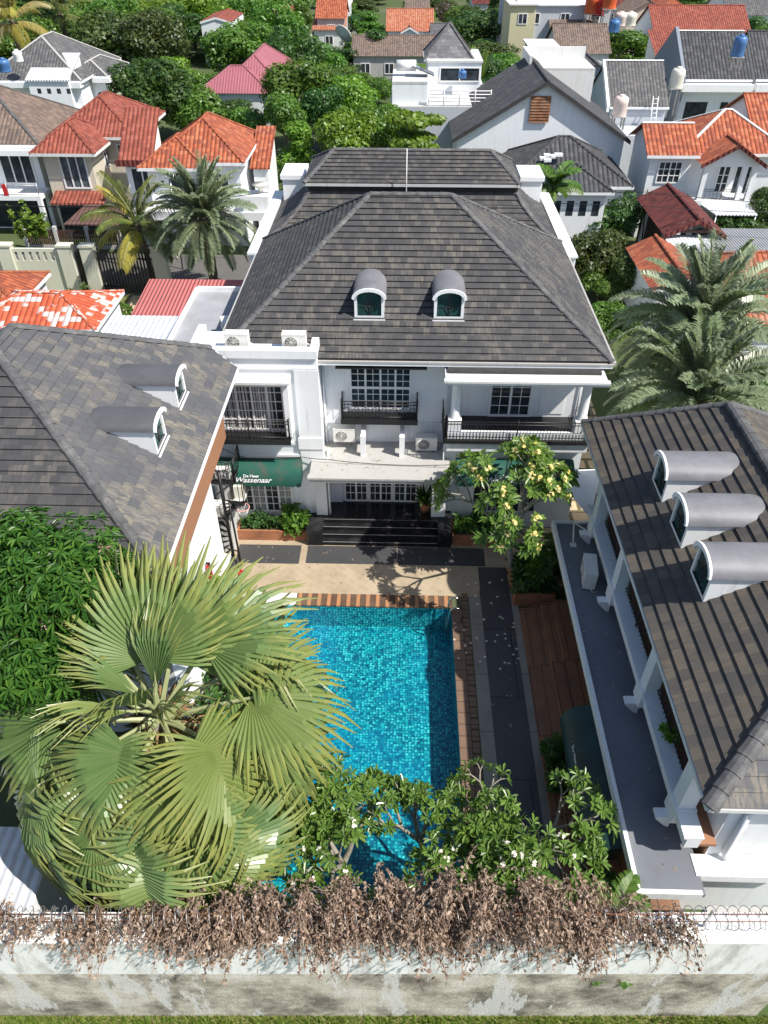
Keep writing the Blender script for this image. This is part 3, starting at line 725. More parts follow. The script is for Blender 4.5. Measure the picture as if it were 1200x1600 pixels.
b = MB(); cap_line(b, V0, V1); cap_line(b, U[0], V0); cap_line(b, U[1], V1); cap_line(b, U[2], V1); cap_line(b, U[3], V0)
b.build('ridge_cap', 'ridge_grey', rr)
for sd in (0, 1):
    b = MB()
    for (d0, h0), (d1, h1) in zip(prof, prof[1:]): cap_line(b, ((zx1 - d0) if sd else (zx0 + d0), zy0 + d0, h0), ((zx1 - d1) if sd else (zx0 + d1), zy0 + d1, h1))
    b.build('ridge_cap', 'ridge_grey', rr)
b = MB(); b.box(ux0 - .02, uy0 - .03, uz - .13, ux1 + .02, uy0 - .002, uz - .01); b.build('fascia', 'pale_concrete', rr)
b = MB()  # side parapets with flat copings
for x0, x1 in ((-7.05, -6.63), (7.42, 7.85)):
    b = MB(); b.box(x0, 33.2, 6.9, x1, 42.2, 7.32); b.box(x0 - .06, 33.1, 7.32, x1 + .06, 42.3, 7.42); b.build('parapet', 'white_trim', H1)
for x0, x1 in ((-6.4, -5.3), (6.1, 7.2)):
    b = MB(); b.box(x0, 40.6, 7.4, x1, 42.6, 8.5); b.box(x0 - .08, 40.5, 8.5, x1 + .08, 42.7, 8.72); b.build('parapet_block', 'white_trim', H1)
for px in (-1.17, 1.66): dormer(roof, px, 24.62, ez + K * (24.62 - ey0), 0, K)
t = thing('lightning_rod', 'thin white rod standing on the roof ridge of the main villa', 'rod', (.1, 34.7, 9.0))
b = MB(); b.tube([(.1, 36.6, 8.4), (.1, 36.6, 11.0)], [.035, .02], 6); b.build('rod_shaft', 'white_paint', t)
b = MB(); b.lathe([(.0, 0), (.06, 0), (.06, .1), (0, .12)], (.1, 36.6, 8.95), 8); b.build('base_clamp', 'galvanised', t)
# windows
window(H1, T(-.76, 23.998, 4.94), 2.3, 1.85, 2, 6, 4, bar=.075)
b = MB(); b.box(-1.92, 23.92, 5.83, .4, 23.95, 5.93); b.build('transom', 'white_paint', H1)
window(H1, T(-5.35, 22.748, 4.75), 2.3, 2.05, 2, 5, 4, bar=.07, curtain=((-1.05, -.1), (-.02, .75)))
b = MB(); b.box(-6.75, 22.25, 6.85, -3.95, 22.747, 6.97); b.box(-6.85, 22.15, 6.97, -3.85, 22.747, 7.06)
b.build('window_hood', 'weathered_white', H1)
b = MB(); b.box(-4.15, 22.35, 4.7, -3.95, 22.747, 6.85); b.build('pilaster', 'white_trim', H1)
window(H1, T(-5.3, 22.748, .8), 2.15, 1.85, 2, 5, 4, bar=.07, curtain=((-.5, .0), (.55, 1.0)))
window(H1, T(4.15, 24.198, 4.56), 1.62, 2.15, 2, 5, 2, 'balcony_door', bar=.09)
window(H1, T(4.2, 22.948, .8), 2.6, 1.8, 2, 4, 4, bar=.07)
for x0, x1 in ((2.3, 3.05), (5.3, 6.2)): b = MB(); b.box(x0, 24.17, 4.7, x1, 24.198, 6.8); b.build('wall_panel', 'white_trim', H1)
# porch
for i in range(3): window(H1, T(-1.75 + 1.0 * i, 23.498, .8), .98, 1.95, 2, 5, 2, 'french_door', bar=.075)
b = MB(); b.box(-3.35, 21.55, 3.22, 1.9, 24.0, 3.42); b.box(-3.4, 21.5, 3.38, 1.95, 21.75, 3.46); b.build('porch_canopy', 'concrete', H1)
b = MB(); b.box(-3.3, 22.55, .79, -2.85, 23.4, 3.22); b.build('porch_column', 'white_trim', H1); b = MB(); b.box(1.3, 22.55, .79, 1.85, 23.498, 3.22); b.build('porch_column', 'white_trim', H1)
for x in (-1.5, -.02): b = MB(); b.box(x, 22.95, 3.42, x + .2, 23.1, 4.35); b.box(x + .02, 23.1, 3.9, x + .18, 23.998, 4.3); b.build('canopy_post', 'white_trim', H1)
b = MB()
b.box(-3.0, 22.3, 0, 1.55, 23.5, .79); b.box(-3.65, 21.6, 0, -3.0, 23.4, .8); b.box(1.55, 21.6, 0, 2.1, 23.4, .8)
for i, z in enumerate((.2, .4, .6)): b.box(-3.0, 21.62 + .23 * i, 0, 1.55, 21.85 + .23 * i, z)
b.build('porch_steps', 'black_stone', H1)
b = MB()
for i, z in enumerate((.2, .4, .6, .79)): b.box(-3.0, 21.61 + .23 * i, z - .012, 1.55, 21.617 + .23 * i, z + .003)
b.build('step_nosing', 'concrete', H1)
b = MB(); b.box(-2.62, 23.37, 1.9, -2.5, 23.395, 2.3); b.build('wall_lamp', 'black_iron', H1)
# right balcony
b = MB(); b.box(1.6, 22.5, 4.4, 7.05, 24.2, 4.55); b.build('balcony_floor', 'black_trim_and_shade', H1)
b = MB(); b.box(1.75, 22.62, 4.55, 6.9, 22.82, 4.8); b.box(1.75, 22.6, 4.0, 6.95, 22.948, 4.395); b.build('balcony_kerb', 'white_trim', H1)
for x in (2.0, 6.62):
    b = MB(); b.lathe([(.21, 4.551), (.21, 5.3), (.17, 5.35), (.16, 6.7), (.22, 6.78), (.22, 6.9)], (x, 22.95, 0), 18); b.box(x - .26, 22.69, 6.8, x + .26, 23.21, 6.95)
    b.box(x - .24, 22.71, 4.552, x + .24, 23.19, 5.28)
    b.build('balcony_column', 'white_trim', H1)
b = MB(); b.box(1.55, 22.35, 6.95, 7.15, 24.2, 7.1); b.box(1.5, 22.3, 7.06, 7.2, 22.5, 7.14); b.build('balcony_canopy', 'weathered_white', H1)
b = MB(); b.box(1.65, 22.9, 7.1, 7.0, 24.19, 7.2); b.box(-2.35, 23.3, 7.0, .92, 23.998, 7.06); b.build('eave_board_and_shade', 'dark_board', H1)  # first box: shade on the canopy slab top put in as a dark strip
railing(H1, 'balcony_rail', [(1.6, 24.1), (1.6, 22.5), (7.05, 22.5), (7.05, 24.1)], 4.6, 5.38, False, .12)
railing(H1, 'window_balcony', [(-2.2, 23.95), (-2.2, 23.4), (.62, 23.4), (.62, 23.95)], 4.82, 5.6)
b = MB(); b.box(-2.22, 23.38, 4.7, .64, 23.997, 4.8); b.box(-2.24, 23.36, 4.62, .66, 23.4, 4.85); b.build('window_balcony_floor', 'black_iron', H1); b = MB(); b.box(-6.95, 22.12, 4.55, -4.0, 22.747, 4.65); b.box(-6.97, 22.1, 4.5, -3.98, 22.14, 4.72); b.build('window_balcony_floor', 'black_iron', H1)
railing(H1, 'window_balcony', [(-6.93, 22.7), (-6.93, 22.14), (-4.02, 22.14), (-4.02, 22.7)], 4.7, 5.5)
b = MB(); b.tube([(-2.88, 23.93, .8), (-2.88, 23.93, 7.2)], .045, 8); b.build('drainpipe', 'white_trim', H1); b = MB(); b.tube([(-2.75, 22.6, .8), (-2.75, 22.6, 3.3), (-2.75, 23.2, 3.6)], .04, 8)
b.build('drainpipe', 'white_trim', H1); b = MB(); b.tube([(1.68, 22.85, .1), (1.68, 22.85, 4.3)], .045, 8); b.build('drainpipe', 'white_trim', H1); b = MB(); b.tube([(6.7, 24.15, 4.6), (6.7, 24.15, 7.1)], .03, 8); b.build('drainpipe', 'white_trim', H1)
# awnings
def awning(x0, x1, yw, yf, zt, zf, parent):
    n = 8; pf = []
    for i in range(n + 1):
        a = i / n * math.pi / 2; pf.append((yw - (yw - yf) * math.sin(a), zf + (zt - zf) * math.cos(a)))
    b = MB()
    for (a, c) in zip(pf, pf[1:]):
        b.face([(x0, a[0], a[1]), (x0, c[0], c[1]), (x1, c[0], c[1]), (x1, a[0], a[1])], 0, True)
    for x in (x0, x1): b.face([(x, p[0], p[1]) for p in pf] + [(x, yw, zf)])
    o = b.build('awning', 'awning_cloth', parent)
    v = MB(); m = int((x1 - x0) / .22)
    for i in range(m):
        a = x0 + (x1 - x0) * i / m; c = x0 + (x1 - x0) * (i + 1) / m
        v.prism([(a, yf - .002, zf), (c, yf - .002, zf), (c, yf - .002, zf - .08), ((a + c) / 2, yf - .002, zf - .15), (a, yf - .002, zf - .08)], (0, .012, 0))
    v.build('valance', 'awning_cloth', o)
    return o
aw = awning(-6.95, -3.72, 22.66, 21.95, 3.5, 2.8, H1)
aw2 = awning(2.15, 6.6, 22.87, 22.15, 3.5, 2.8, H1)
def lettering(txt, size, M, parent, mat='white_paint', shear=0., name='lettering', bold=0.):
    cu = bpy.data.curves.new(name, 'FONT'); cu.body = txt; cu.size = size; cu.shear = shear; cu.extrude = .002; cu.offset = bold; cu.resolution_u = 3
    tmp = bpy.data.objects.new('tmp', cu); COL.objects.link(tmp)
    dg = bpy.context.evaluated_depsgraph_get(); me = bpy.data.meshes.new_from_object(tmp.evaluated_get(dg))
    bpy.data.objects.remove(tmp); off = Vector((0, 0, 0)); q = parent
    while q is not None: off += q.location; q = q.parent
    me.transform(Matrix.Translation(-off) @ M); me.materials.clear(); me.materials.append(MATS[mat])
    o = bpy.data.objects.new(name, me); COL.objects.link(o); o.parent = parent; return o
tilt = Matrix.Rotation(R(72), 4, 'X')
lettering('De Heer', .17, Matrix.Translation((-5.9, 21.955, 3.1)) @ Matrix.Rotation(R(74), 4, 'X'), aw, bold=.004)
lettering('Wassenaar', .31, Matrix.Translation((-6.25, 21.935, 2.88)) @ Matrix.Rotation(R(80), 4, 'X'), aw, shear=.4, bold=.006)
lettering('De Heer', .2, Matrix.Translation((3.6, 22.155, 3.1)) @ Matrix.Rotation(R(74), 4, 'X'), aw2, bold=.004)
lettering('Wassenaar', .36, Matrix.Translation((3.2, 22.135, 2.86)) @ Matrix.Rotation(R(80), 4, 'X'), aw2, shear=.4, bold=.006)
# ------------------------------------------------------------------ LEFT POOL HOUSE
KL = .62
H2 = thing('pool_house', 'left pool house under a large worn slate hip roof with two arched dormers', 'house', (-11, 17.5, 0))
b = MB(); b.box(-15.2, 12.9, 0, -6.3, 19.3, 4.9); b.box(-15.2, 19.3, 0, -7.5, 22.0, 4.9); b.build('wall', 'white_wall', H2)
b = MB(); b.box(-15.2, 12.9, 4.9, -6.3, 19.3, 7.45); b.box(-15.2, 19.3, 4.9, -6.3, 22.0, 7.45); b.build('upper_wall', 'brown_wall', H2)
b = MB(); b.box(-6.298, 15.2, 2.45, -5.75, 18.3, 2.6); b.build('walkway', 'pale_concrete', H2)
EZ = 7.645
ea, e2, e1, ap, fp = Vector((-5.57, 12.14, EZ)), Vector((-5.57, 22.12, EZ)), Vector((-6.48, 22.49, EZ + KL * .91)), Vector((-10.74, 18.57, EZ + KL * 5.17)), Vector((-10.74, 17.31, EZ + KL * 5.17))
wl, wr0 = Vector((-15.92, 12.14, EZ)), Vector((-15.92, 23.4, EZ))
b = MB()
courses(b, [ea, e2, e1, ap, fp], .29, .042, 0, 1); courses(b, [wl, ea, fp], .29, .042, 2, 1)
courses(b, [wr0, wl, fp, ap], .29, .042, 0, 1); courses(b, [e1, Vector((-7.4, 23.4, EZ)), wr0, ap], .29, .042, 0, 1)
b.face([ea - Vector((0, 0, .1)), wl - Vector((0, 0, .1)), wr0 - Vector((0, 0, .1)), e2 - Vector((0, 0, .1))], 1)
r2 = b.build('roof', ['slate_roof_worn', 'black_trim_and_shade', 'slate_roof'], H2)
b = MB(); cap_line(b, ap, fp, .12); cap_line(b, ea, fp, .12); cap_line(b, wl, fp, .12); cap_line(b, e1, ap, .12); b.build('ridge_cap', 'ridge_grey', r2)
b = MB(); b.box(-5.57, 12.14, EZ - .13, -5.53, 22.1, EZ - .01); b.box(-15.92, 12.1, EZ - .13, -5.57, 12.138, EZ - .01); b.prism([(-5.57, 22.13, EZ - .13), (-6.48, 22.53, EZ + .42), (-6.48, 22.53, EZ + .55), (-5.57, 22.13, EZ - .01)], (0, .04, 0)); b.build('fascia', 'white_trim', r2)
for yy in (19.0, 16.62): dormer(r2, -6.57, yy, EZ + KL * 1.0, R(90), KL, w=.98, hs=.84, rise=.2, rmat='lead_dark')

# ------------------------------------------------------------------ RIGHT POOL HOUSE
H3 = thing('side_house', 'right pool house with dark brown slate roof and three grey vaulted dormers', 'house', (10, 14, 0))
b = MB(); b.box(7.2, 8.1, 0, 13.2, 21.2, 5.75); b.build('wall', 'white_wall', H3)
b = MB(); b.box(7.16, 8.12, .6, 7.198, 21.1, 3.3); b.build('lower_wall', 'brown_wall', H3)
ra, rb = Vector((6.38, 7.72, 5.8)), Vector((6.38, 21.95, 5.8))
rf_, rn_ = Vector((10.05, 19.55, 5.8 + KL * 3.67)), Vector((10.05, 11.4, 5.8 + KL * 3.67))
rc, rd = Vector((13.9, 21.95, 5.8)), Vector((13.9, 7.72, 5.8))
b = MB(); courses(b, [rb, ra, rn_, rf_], .315, .048, 0, 1); courses(b, [ra, rd, rn_], .315, .04, 2, 1); courses(b, [rd, rc, rf_, rn_], .315, .04, 0, 1); courses(b, [rc, rb, rf_], .315, .04, 0, 1)
b.face([ra - Vector((0, 0, .08)), rb - Vector((0, 0, .08)), rc - Vector((0, 0, .08)), rd - Vector((0, 0, .08))], 1)
r3 = b.build('roof', ['slate_roof_brown', 'black_trim_and_shade', 'slate_roof_worn'], H3)
b = MB(); cap_line(b, ra, rn_, .16); cap_line(b, rd, rn_, .16); cap_line(b, rb, rf_, .12); cap_line(b, rc, rf_, .12); cap_line(b, rn_, rf_, .16); b.build('ridge_cap', 'ridge_grey', r3)
b = MB(); b.box(6.34, 7.72, 5.68, 6.378, 21.95, 5.8); b.box(6.38, 7.68, 5.68, 13.9, 7.718, 5.8); b.build('fascia', 'weathered_white', r3)
for yy in (17.15, 15.2, 13.25): dormer(r3, 7.56, yy, 5.8 + KL * 1.18, R(-90), KL, hs=.9, rise=.33, w=1.1)
b = MB(); b.box(6.5, 7.95, 3.62, 6.82, 19.5, 3.98); b.box(6.42, 7.95, 3.98, 6.86, 19.5, 4.05); b.box(6.86, 7.6, 2.75, 9.9, 8.098, 3.02); b.build('balcony_ledge', 'white_trim', H3)
b = MB(); b.box(6.82, 7.95, 3.7, 7.198, 19.5, 3.8); b.build('balcony_floor', 'brown_wall', H3)
for y in (8.83, 11.98, 15.63, 18.7):
    b = MB(); b.box(6.46, y - .2, 4.05, 6.84, y + .2, 5.66); b.box(6.4, y - .26, 3.5, 6.88, y + .26, 4.08)
    b.prism([(6.5, y - .12, 3.5), (6.5, y - .12, 3.05), (6.38, y - .12, 3.12), (6.12, y - .12, 3.42), (6.12, y - .12, 3.5)], (0, .24, 0)); b.build('column', 'white_trim', H3)
railing(H3, 'balcony_rail', [(6.78, 8.9), (6.78, 19.4)], 4.1, 4.85, False, .14)
for y in (10.4, 13.8, 17.5): window(H3, T(7.198, y, 4.0, R(-90)), 2.6, 1.6, 1, 1, 3, gmat='grey_glass')
b = MB(); b.box(5.45, 7.2, 2.86, 6.95, 19.75, 3.0); b.build('canopy_roof', 'dark_flat', H3)
b = MB(); b.box(5.4, 7.16, 2.8, 5.5, 19.79, 3.1); b.box(5.5, 7.16, 2.8, 6.86, 7.26, 3.08); b.box(5.5, 19.7, 2.8, 6.95, 19.79, 3.08); b.build('canopy_rim', 'white_trim', H3)
for y in (8, 12, 16, 19.4): b = MB(); b.tube([(6.4, y, .6), (6.4, y, 2.86)], .06, 10); b.build('canopy_post', 'white_trim', H3)
b = MB(); b.tube([(7.55, 8.02, 5.5), (7.55, 8.02, 3.25), (7.6, 7.98, 3.12), (7.85, 7.98, 3.1), (12, 7.98, 3.1)], .07, 10); b.box(7.5, 8.0, 3.3, 7.62, 8.099, 3.36); b.build('drainpipe', 'white_trim', H3)
b = MB(); n = 8   # green cloth awning along the deck, shade and dirt put into its colour
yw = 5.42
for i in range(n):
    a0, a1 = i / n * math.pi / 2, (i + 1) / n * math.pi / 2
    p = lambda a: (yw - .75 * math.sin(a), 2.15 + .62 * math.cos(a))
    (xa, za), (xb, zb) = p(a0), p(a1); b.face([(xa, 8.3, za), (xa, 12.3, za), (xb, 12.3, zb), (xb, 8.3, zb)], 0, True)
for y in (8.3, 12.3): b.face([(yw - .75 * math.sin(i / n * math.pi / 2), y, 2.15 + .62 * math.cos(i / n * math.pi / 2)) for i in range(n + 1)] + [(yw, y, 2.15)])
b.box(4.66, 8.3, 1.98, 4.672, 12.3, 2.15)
aw3 = b.build('awning', 'awning_shaded_dirty', H3)
ML = Matrix.Translation((4.72, 11.6, 2.28)) @ Matrix.Rotation(R(-90), 4, 'Z') @ Matrix.Rotation(R(70), 4, 'X')
lettering('De Heer', .16, Matrix.Translation((.03, -.4, .16)) @ ML, aw3)
lettering('Wassenaar', .34, ML, aw3, shear=.4)

# ------------------------------------------------------------------ things in the yard
ac_unit(-5.72, 23.3, 7.76, 0, 'white outdoor unit nearer the left end of the flat parapet roof')
ac_unit(-3.72, 23.3, 7.76, 0, 'white outdoor unit on the parapet roof beside the slate eave corner')
ac_unit(-2.15, 23.62, 3.7, 0, 'white outdoor unit bracketed to the white wall above the porch canopy, left of the posts', bracket=True)
ac_unit(1.02, 23.5, 3.43, 0, 'beige outdoor unit standing on the porch canopy in front of the right wall')
ac_unit(6.12, 16.95, 3.0, R(-97), 'boxy beige outdoor unit on the long dark flat canopy of the side house', s=1.15)
ac_unit(-7.35, 28.4, 5.75, R(-70), 'white outdoor unit on the grey flat roof behind the parapet block')
ac_unit(-6.72, 21.75, 3.05, R(0), 'beige outdoor unit on the topmost shelf of the pier beside the spiral stair')
ac_unit(-6.62, 21.3, 1.75, R(0), 'beige outdoor unit on the lower shelf of the pier beside the spiral stair')
t = thing('concrete_pier', 'pale weathered pier with shelves standing between spiral stair and green awning', 'pier', (-6.7, 22, 0))
b = MB(); b.box(-6.95, 21.95, 0, -6.5, 22.7, 3.0); b.box(-6.85, 21.1, 0, -6.45, 21.94, 1.7); b.build('pier_block', 'pale_concrete', t)
b = MB(); b.box(-7.1, 21.55, 3.0, -6.3, 22.7, 3.05); b.box(-6.35, 21.6, 2.1, -5.9, 22.6, 2.16); b.build('shelf', 'pale_concrete', t)
b = MB(); b.box(-6.3, 21.8, 2.16, -5.95, 22.4, 2.75); b.build('crate', 'cream_plastic', t)

t = thing('spiral_stair', 'black wrought iron stair winding up beside the left pool house', 'stair', (-6.42, 20.7, 0))
cx, cy = -6.42, 20.7
b = MB(); b.tube([(cx, cy, 0), (cx, cy, 4.3)], .06, 10); b.build('pole', 'black_iron', t)
n = 15; outer = []
for i in range(n):
    a = R(-60 - i * 22); z = .2 + i * .2; da = R(20)
    b = MB(); p = [(cx + .06 * math.cos(a), cy + .06 * math.sin(a), z), (cx + .78 * math.cos(a), cy + .78 * math.sin(a), z), (cx + .78 * math.cos(a - da), cy + .78 * math.sin(a - da), z), (cx + .06 * math.cos(a - da), cy + .06 * math.sin(a - da), z)]
    b.prism(p, (0, 0, .035)); b.build('tread', 'black_iron', t); outer.append(Vector((cx + .78 * math.cos(a), cy + .78 * math.sin(a), z)))
b = MB(); b.tube([p + Vector((0, 0, .9)) for p in outer], .025, 6)
for p in outer: b.tube([p, p + Vector((0, 0, .9))], .014, 6)
b.build('handrail', 'black_iron', t)
b = MB(); b.box(-7.4, 21.4, 3.22, -6.1, 22.6, 3.27); b.build('landing', 'black_iron', t)
railing(t, 'landing_rail', [(-7.0, 21.45), (-6.1, 21.45), (-6.1, 22.6)], 3.27, 4.15, True)
t = thing('basketball_hoop', 'pink rimmed basketball hoop with white net on a black pole beside the planter', 'basketball hoop', (-6.05, 20.3, 0))
b = MB(); b.tube([(-6.05, 20.3, 0), (-6.15, 20.45, 3.1)], .04, 8); b.tube([(-6.14, 20.43, 2.75), (-5.95, 20.55, 2.75)], .025, 6); b.build('pole', 'black_iron', t)
b = MB(); b.tube([(-5.72 + .24 * math.cos(k * math.pi / 12), 20.6 + .24 * math.sin(k * math.pi / 12), 2.75) for k in range(25)], .022, 6, cap=False); b.build('rim', 'pink_rim', t)
b = MB()
for k in range(14):
    a = k * 2 * math.pi / 14
    for s in (1, -1): b.tube([(-5.72 + .23 * math.cos(a), 20.6 + .23 * math.sin(a), 2.74), (-5.72 + .17 * math.cos(a + s * .3), 20.6 + .17 * math.sin(a + s * .3), 2.55), (-5.72 + .11 * math.cos(a + s * .6), 20.6 + .11 * math.sin(a + s * .6), 2.33)], .007, 4)
b.build('net', 'white_paint', t)
b = MB(); b.box(-6.5, 20.0, 0, -5.8, 20.06, .06); b.box(-6.08, 19.8, 0, -6.02, 20.5, .06); b.build('base_bar', 'red_paint', t)
t = thing('fire_extinguisher', 'red fire extinguisher on the walkway against the left pool house white wall', 'fire extinguisher', (-6.2, 17.1, 2.6))
b = MB(); b.lathe([(.0, 0), (.09, .0), (.1, .04), (.1, .5), (.06, .58), (.03, .6), (.03, .66), (0, .66)], (-6.19, 17.1, 2.61), 14); b.build('cylinder', 'red_paint', t)
b = MB(); b.box(-6.25, 17.07, 3.25, -6.11, 17.13, 3.31); b.tube([(-6.16, 17.07, 3.27), (-6.09, 17.0, 3.1), (-6.1, 16.99, 2.8)], .013, 6); b.build('hose_and_handle', 'black_iron', t)
t = thing('storage_bin', 'dark grey box standing on the paving at the foot of the spiral stair', 'bin', (-6.4, 20.1, 0))
b = MB(); b.prism([(-6.72, 19.75, 0), (-6.28, 19.75, 0), (-6.25, 19.72, .5), (-6.75, 19.72, .5)], (0, .5, 0)); b.build('body', 'dark_flat', t)
b = MB(); b.box(-6.78, 19.69, .5, -6.22, 20.25, .56); b.build('lid', 'dark_board', t)

def planter(x0, y0, x1, y1, h, label):
    t = thing('planter', label, 'planter', ((x0 + x1) / 2, (y0 + y1) / 2, 0)); b = MB(); w = .08
    b.box(x0, y0, 0, x1, y0 + w, h); b.box(x0, y1 - w, 0, x1, y1, h); b.box(x0, y0 + w, 0, x0 + w, y1 - w, h); b.box(x1 - w, y0 + w, 0, x1, y1 - w, h); b.build('brick_side', 'terracotta', t)
    b = MB(); b.box(x0 + w, y0 + w, 0, x1 - w, y1 - w, h - .08); b.build('soil', 'soil', t)
planter(-6.45, 21.85, -3.7, 22.64, .5, 'terracotta planter under the left green awning and its window')
planter(2.15, 21.75, 4.05, 22.86, .5, 'terracotta planter right of the black porch steps')
planter(4.25, 18.5, 5.7, 20.4, .65, 'terracotta planter holding the yellow flowering tree at the end of the deck')
# shade sail between the houses
t = thing('shade_sail', 'white triangular shade sail stretched between main villa and right pool house', 'sail', (6.6, 21, 3.5))
b = MB(); c = [at(862, 733, 2.9), at(940, 732, 3.0), at(924, 812, 2.5)]
n = 8
def sp(i, j):
    u, v = i / n, j / n; p = c[0] * (1 - u) + (c[1] * (1 - v) + c[2] * v) * u; p = p.copy(); p.z -= .2 * u * (1 - u) + .12 * v * (1 - v) * u; return p
for i in range(n):
    for j in range(n): b.face([sp(i, j), sp(i + 1, j), sp(i + 1, j + 1), sp(i, j + 1)], 0, True)
b.build('cloth', 'sail_cloth', t)
b = MB(); b.tube([c[0], c[0] + Vector((-.3, .9, .1))], .012, 5); b.tube([c[2], c[2] + Vector((.1, -.6, .1))], .012, 5); b.build('tie_rope', 'black_iron', t)
t = thing('metal_strut', 'white angled metal strut on the far end of the dark flat canopy', 'bracket', (6, 19, 3))
b = MB(); b.tube([(5.95, 18.6, 3.02), (6.0, 19.2, 3.5)], .03, 6); b.tube([(6.0, 19.2, 3.5), (6.75, 19.0, 3.75)], .03, 6); b.tube([(6.0, 19.2, 3.5), (6.55, 18.5, 3.55)], .02, 6); b.box(5.85, 18.5, 3.0, 6.05, 18.7, 3.03); b.build('bar', 'ac_white', t)
t = thing('potted_plant', 'tall dark plant in a terracotta pot at the right end of the porch', 'plant', (1.05, 22.95, .8))
b = MB(); b.lathe([(.0, .8), (.14, .8), (.2, 1.1), (.22, 1.22), (.19, 1.24), (0, 1.2)], (1.05, 22.9, 0), 14); b.build('pot', 'terracotta', t)
def blades(name, mat, n, base, L, wd, spread, parent=None, seed=1, up=.8):
    rg = np.random.default_rng(seed); V = []
    for i in range(n):
        a = rg.uniform(0, 2 * math.pi); e = rg.uniform(.15, 1.) * spread; l = L * rg.uniform(.6, 1.1)
        d = np.array([math.cos(a) * math.sin(e), math.sin(a) * math.sin(e), math.cos(e)]); s = np.array([-math.sin(a), math.cos(a), 0]) * wd
        p0 = np.array(base) + rg.uniform(-.04, .04, 3); p1 = p0 + d * l * .55; p2 = p0 + d * l + np.array([0, 0, -.28 * l * math.sin(e)])
        V.append([p0 - s * .3, p0 + s * .3, p1 + s, p1 - s]); V.append([p1 - s, p1 + s, p2 + s * .08, p2 - s * .08])
    off = np.array(parent.location) if parent is not None else 0
    return link(quads(name, np.array(V) - off, mat), name, parent)
blades('foliage', 'leaf_dark', 60, (1.05, 22.9, 1.2), .95, .06, 1.1, t, 3)
# loose cable across the front wall
def cable(pts, label, r=.014, mat='black_iron', grp=None):
    q = []
    P_ = [Vector(p) for p in pts]
    for a, c in zip(P_, P_[1:]):
        for k in range(8):
            p = a.lerp(c, k / 8); p.z -= .12 * 4 * (k / 8) * (1 - k / 8) * min(1, (c - a).length / 4); q.append(p)
    q.append(P_[-1]); b = MB(); b.tube(q, r, 5); return tag(b.build('cable', mat), label, 'cable', grp)
cable([(-7.2, 22.55, 4.35), (-5.8, 22.6, 3.5), (-3.7, 22.6, 3.62), (-2.8, 22.5, 3.6), (1.9, 22.3, 3.58)], 'slack black cable strung along the white wall above the green awning')

# ------------------------------------------------------------------ vegetation
def norm(a): return a / np.maximum(1e-9, np.linalg.norm(a, axis=-1, keepdims=True))
def crown_mesh(name, mat, seed, n=5000, blobs=16, shape=(.5, .5, .42), br=(.16, .27), leaf=.035, kind='round'):
    """foliage of many small leaf faces gathered in clumps through a crown of unit width, its foot at z=0"""
    rg = np.random.default_rng(seed); C = []; Rb = []
    for i in range(blobs):
        d = norm(rg.normal(size=3)); d[2] = abs(d[2]) * (1 if rg.random() < .75 else -.6)
        rr = rg.uniform(.45, .8)
        c = d * np.array(shape) * rr
        if kind == 'cone': f = rg.uniform(0, 1); a = rg.uniform(0, 6.28); q = (1 - f) ** .7 * .3; c = np.array([math.cos(a) * q, math.sin(a) * q, (f - .5) * 2 * shape[2] * .85])
        if kind == 'layer': f = rg.integers(0, 4) / 3.; a = rg.uniform(0, 6.28); q = rg.uniform(.05, .4) * (1 - .45 * f); c = np.array([math.cos(a) * q, math.sin(a) * q, (f - .5) * 2 * shape[2] * .8])
        C.append(c); Rb.append(rg.uniform(*br))
    C = np.array(C); Rb = np.array(Rb)
    C -= 0; w_ = Rb ** 2; idx = rg.choice(len(C), n, p=w_ / w_.sum())
    d = rg.normal(size=(n, 3)); d[:, 2] += .25; d = norm(d)
    rad = Rb[idx] * (rg.uniform(.7, 1.06, n))
    sq = np.array([1, 1, .35]) if kind == 'layer' else np.array([1, 1, .85])
    p = C[idx] + d * rad[:, None] * sq
    p[:, 2] += shape[2]
    nr = norm(d * 1.1 + rg.normal(size=(n, 3)) * .4 + np.array([0, 0, .2]))
    t1 = norm(np.cross(nr, rg.normal(size=(n, 3)))); t2 = np.cross(nr, t1)
    l = leaf * rg.uniform(.6, 1.35, n)[:, None]
    V = np.stack([p - t1 * l, p + t2 * l * .55 - t1 * l * .1, p + t1 * l, p - t2 * l * .55 + nr * l * .25], 1)
    return quads(name, V, mat)
def trunk_mesh(name, mat, seed, limbs=6):
    rg = random.Random(seed); b = MB()
    b.tube([(0, 0, 0), (.01, 0, .3), (-.01, .012, .6)], [.045, .034, .026], 8)
    for i in range(limbs):
        a = i * 2.4 + rg.random(); r = rg.uniform(.15, .3)
        b.tube([(-.005, .005, rg.uniform(.4, .58)), (math.cos(a) * r * .5, math.sin(a) * r * .5, .68), (math.cos(a) * r, math.sin(a) * r, .85)], [.018, .012, .005], 5)
    o = b.build(name, mat); me = o.data; bpy.data.objects.remove(o); return me
CROWN = {
    'round': [crown_mesh('crown', 'leaf_mid', s, 7600, 30, (.5, .5, .42), (.13, .22), .027) for s in (1, 2, 3)],
    'dense': [crown_mesh('crown', 'leaf_dark', s, 6500, 30, (.5, .5, .5), (.12, .19), .026) for s in (4, 5)],
    'cone': [crown_mesh('crown', 'leaf_lime', s, 5200, 24, (.36, .36, .75), (.12, .2), .03, 'cone') for s in (6, 7)],
    'layer': [crown_mesh('crown', 'leaf_lime', s, 5600, 34, (.5, .5, .3), (.08, .15), .026, 'layer') for s in (8,)],
    'sparse': [crown_mesh('crown', 'leaf_olive', s, 2600, 18, (.5, .5, .5), (.12, .2), .028) for s in (9, 10)],
}
HGT = {'round': .86, 'dense': 1.0, 'cone': 1.5, 'layer': .62, 'sparse': 1.0}
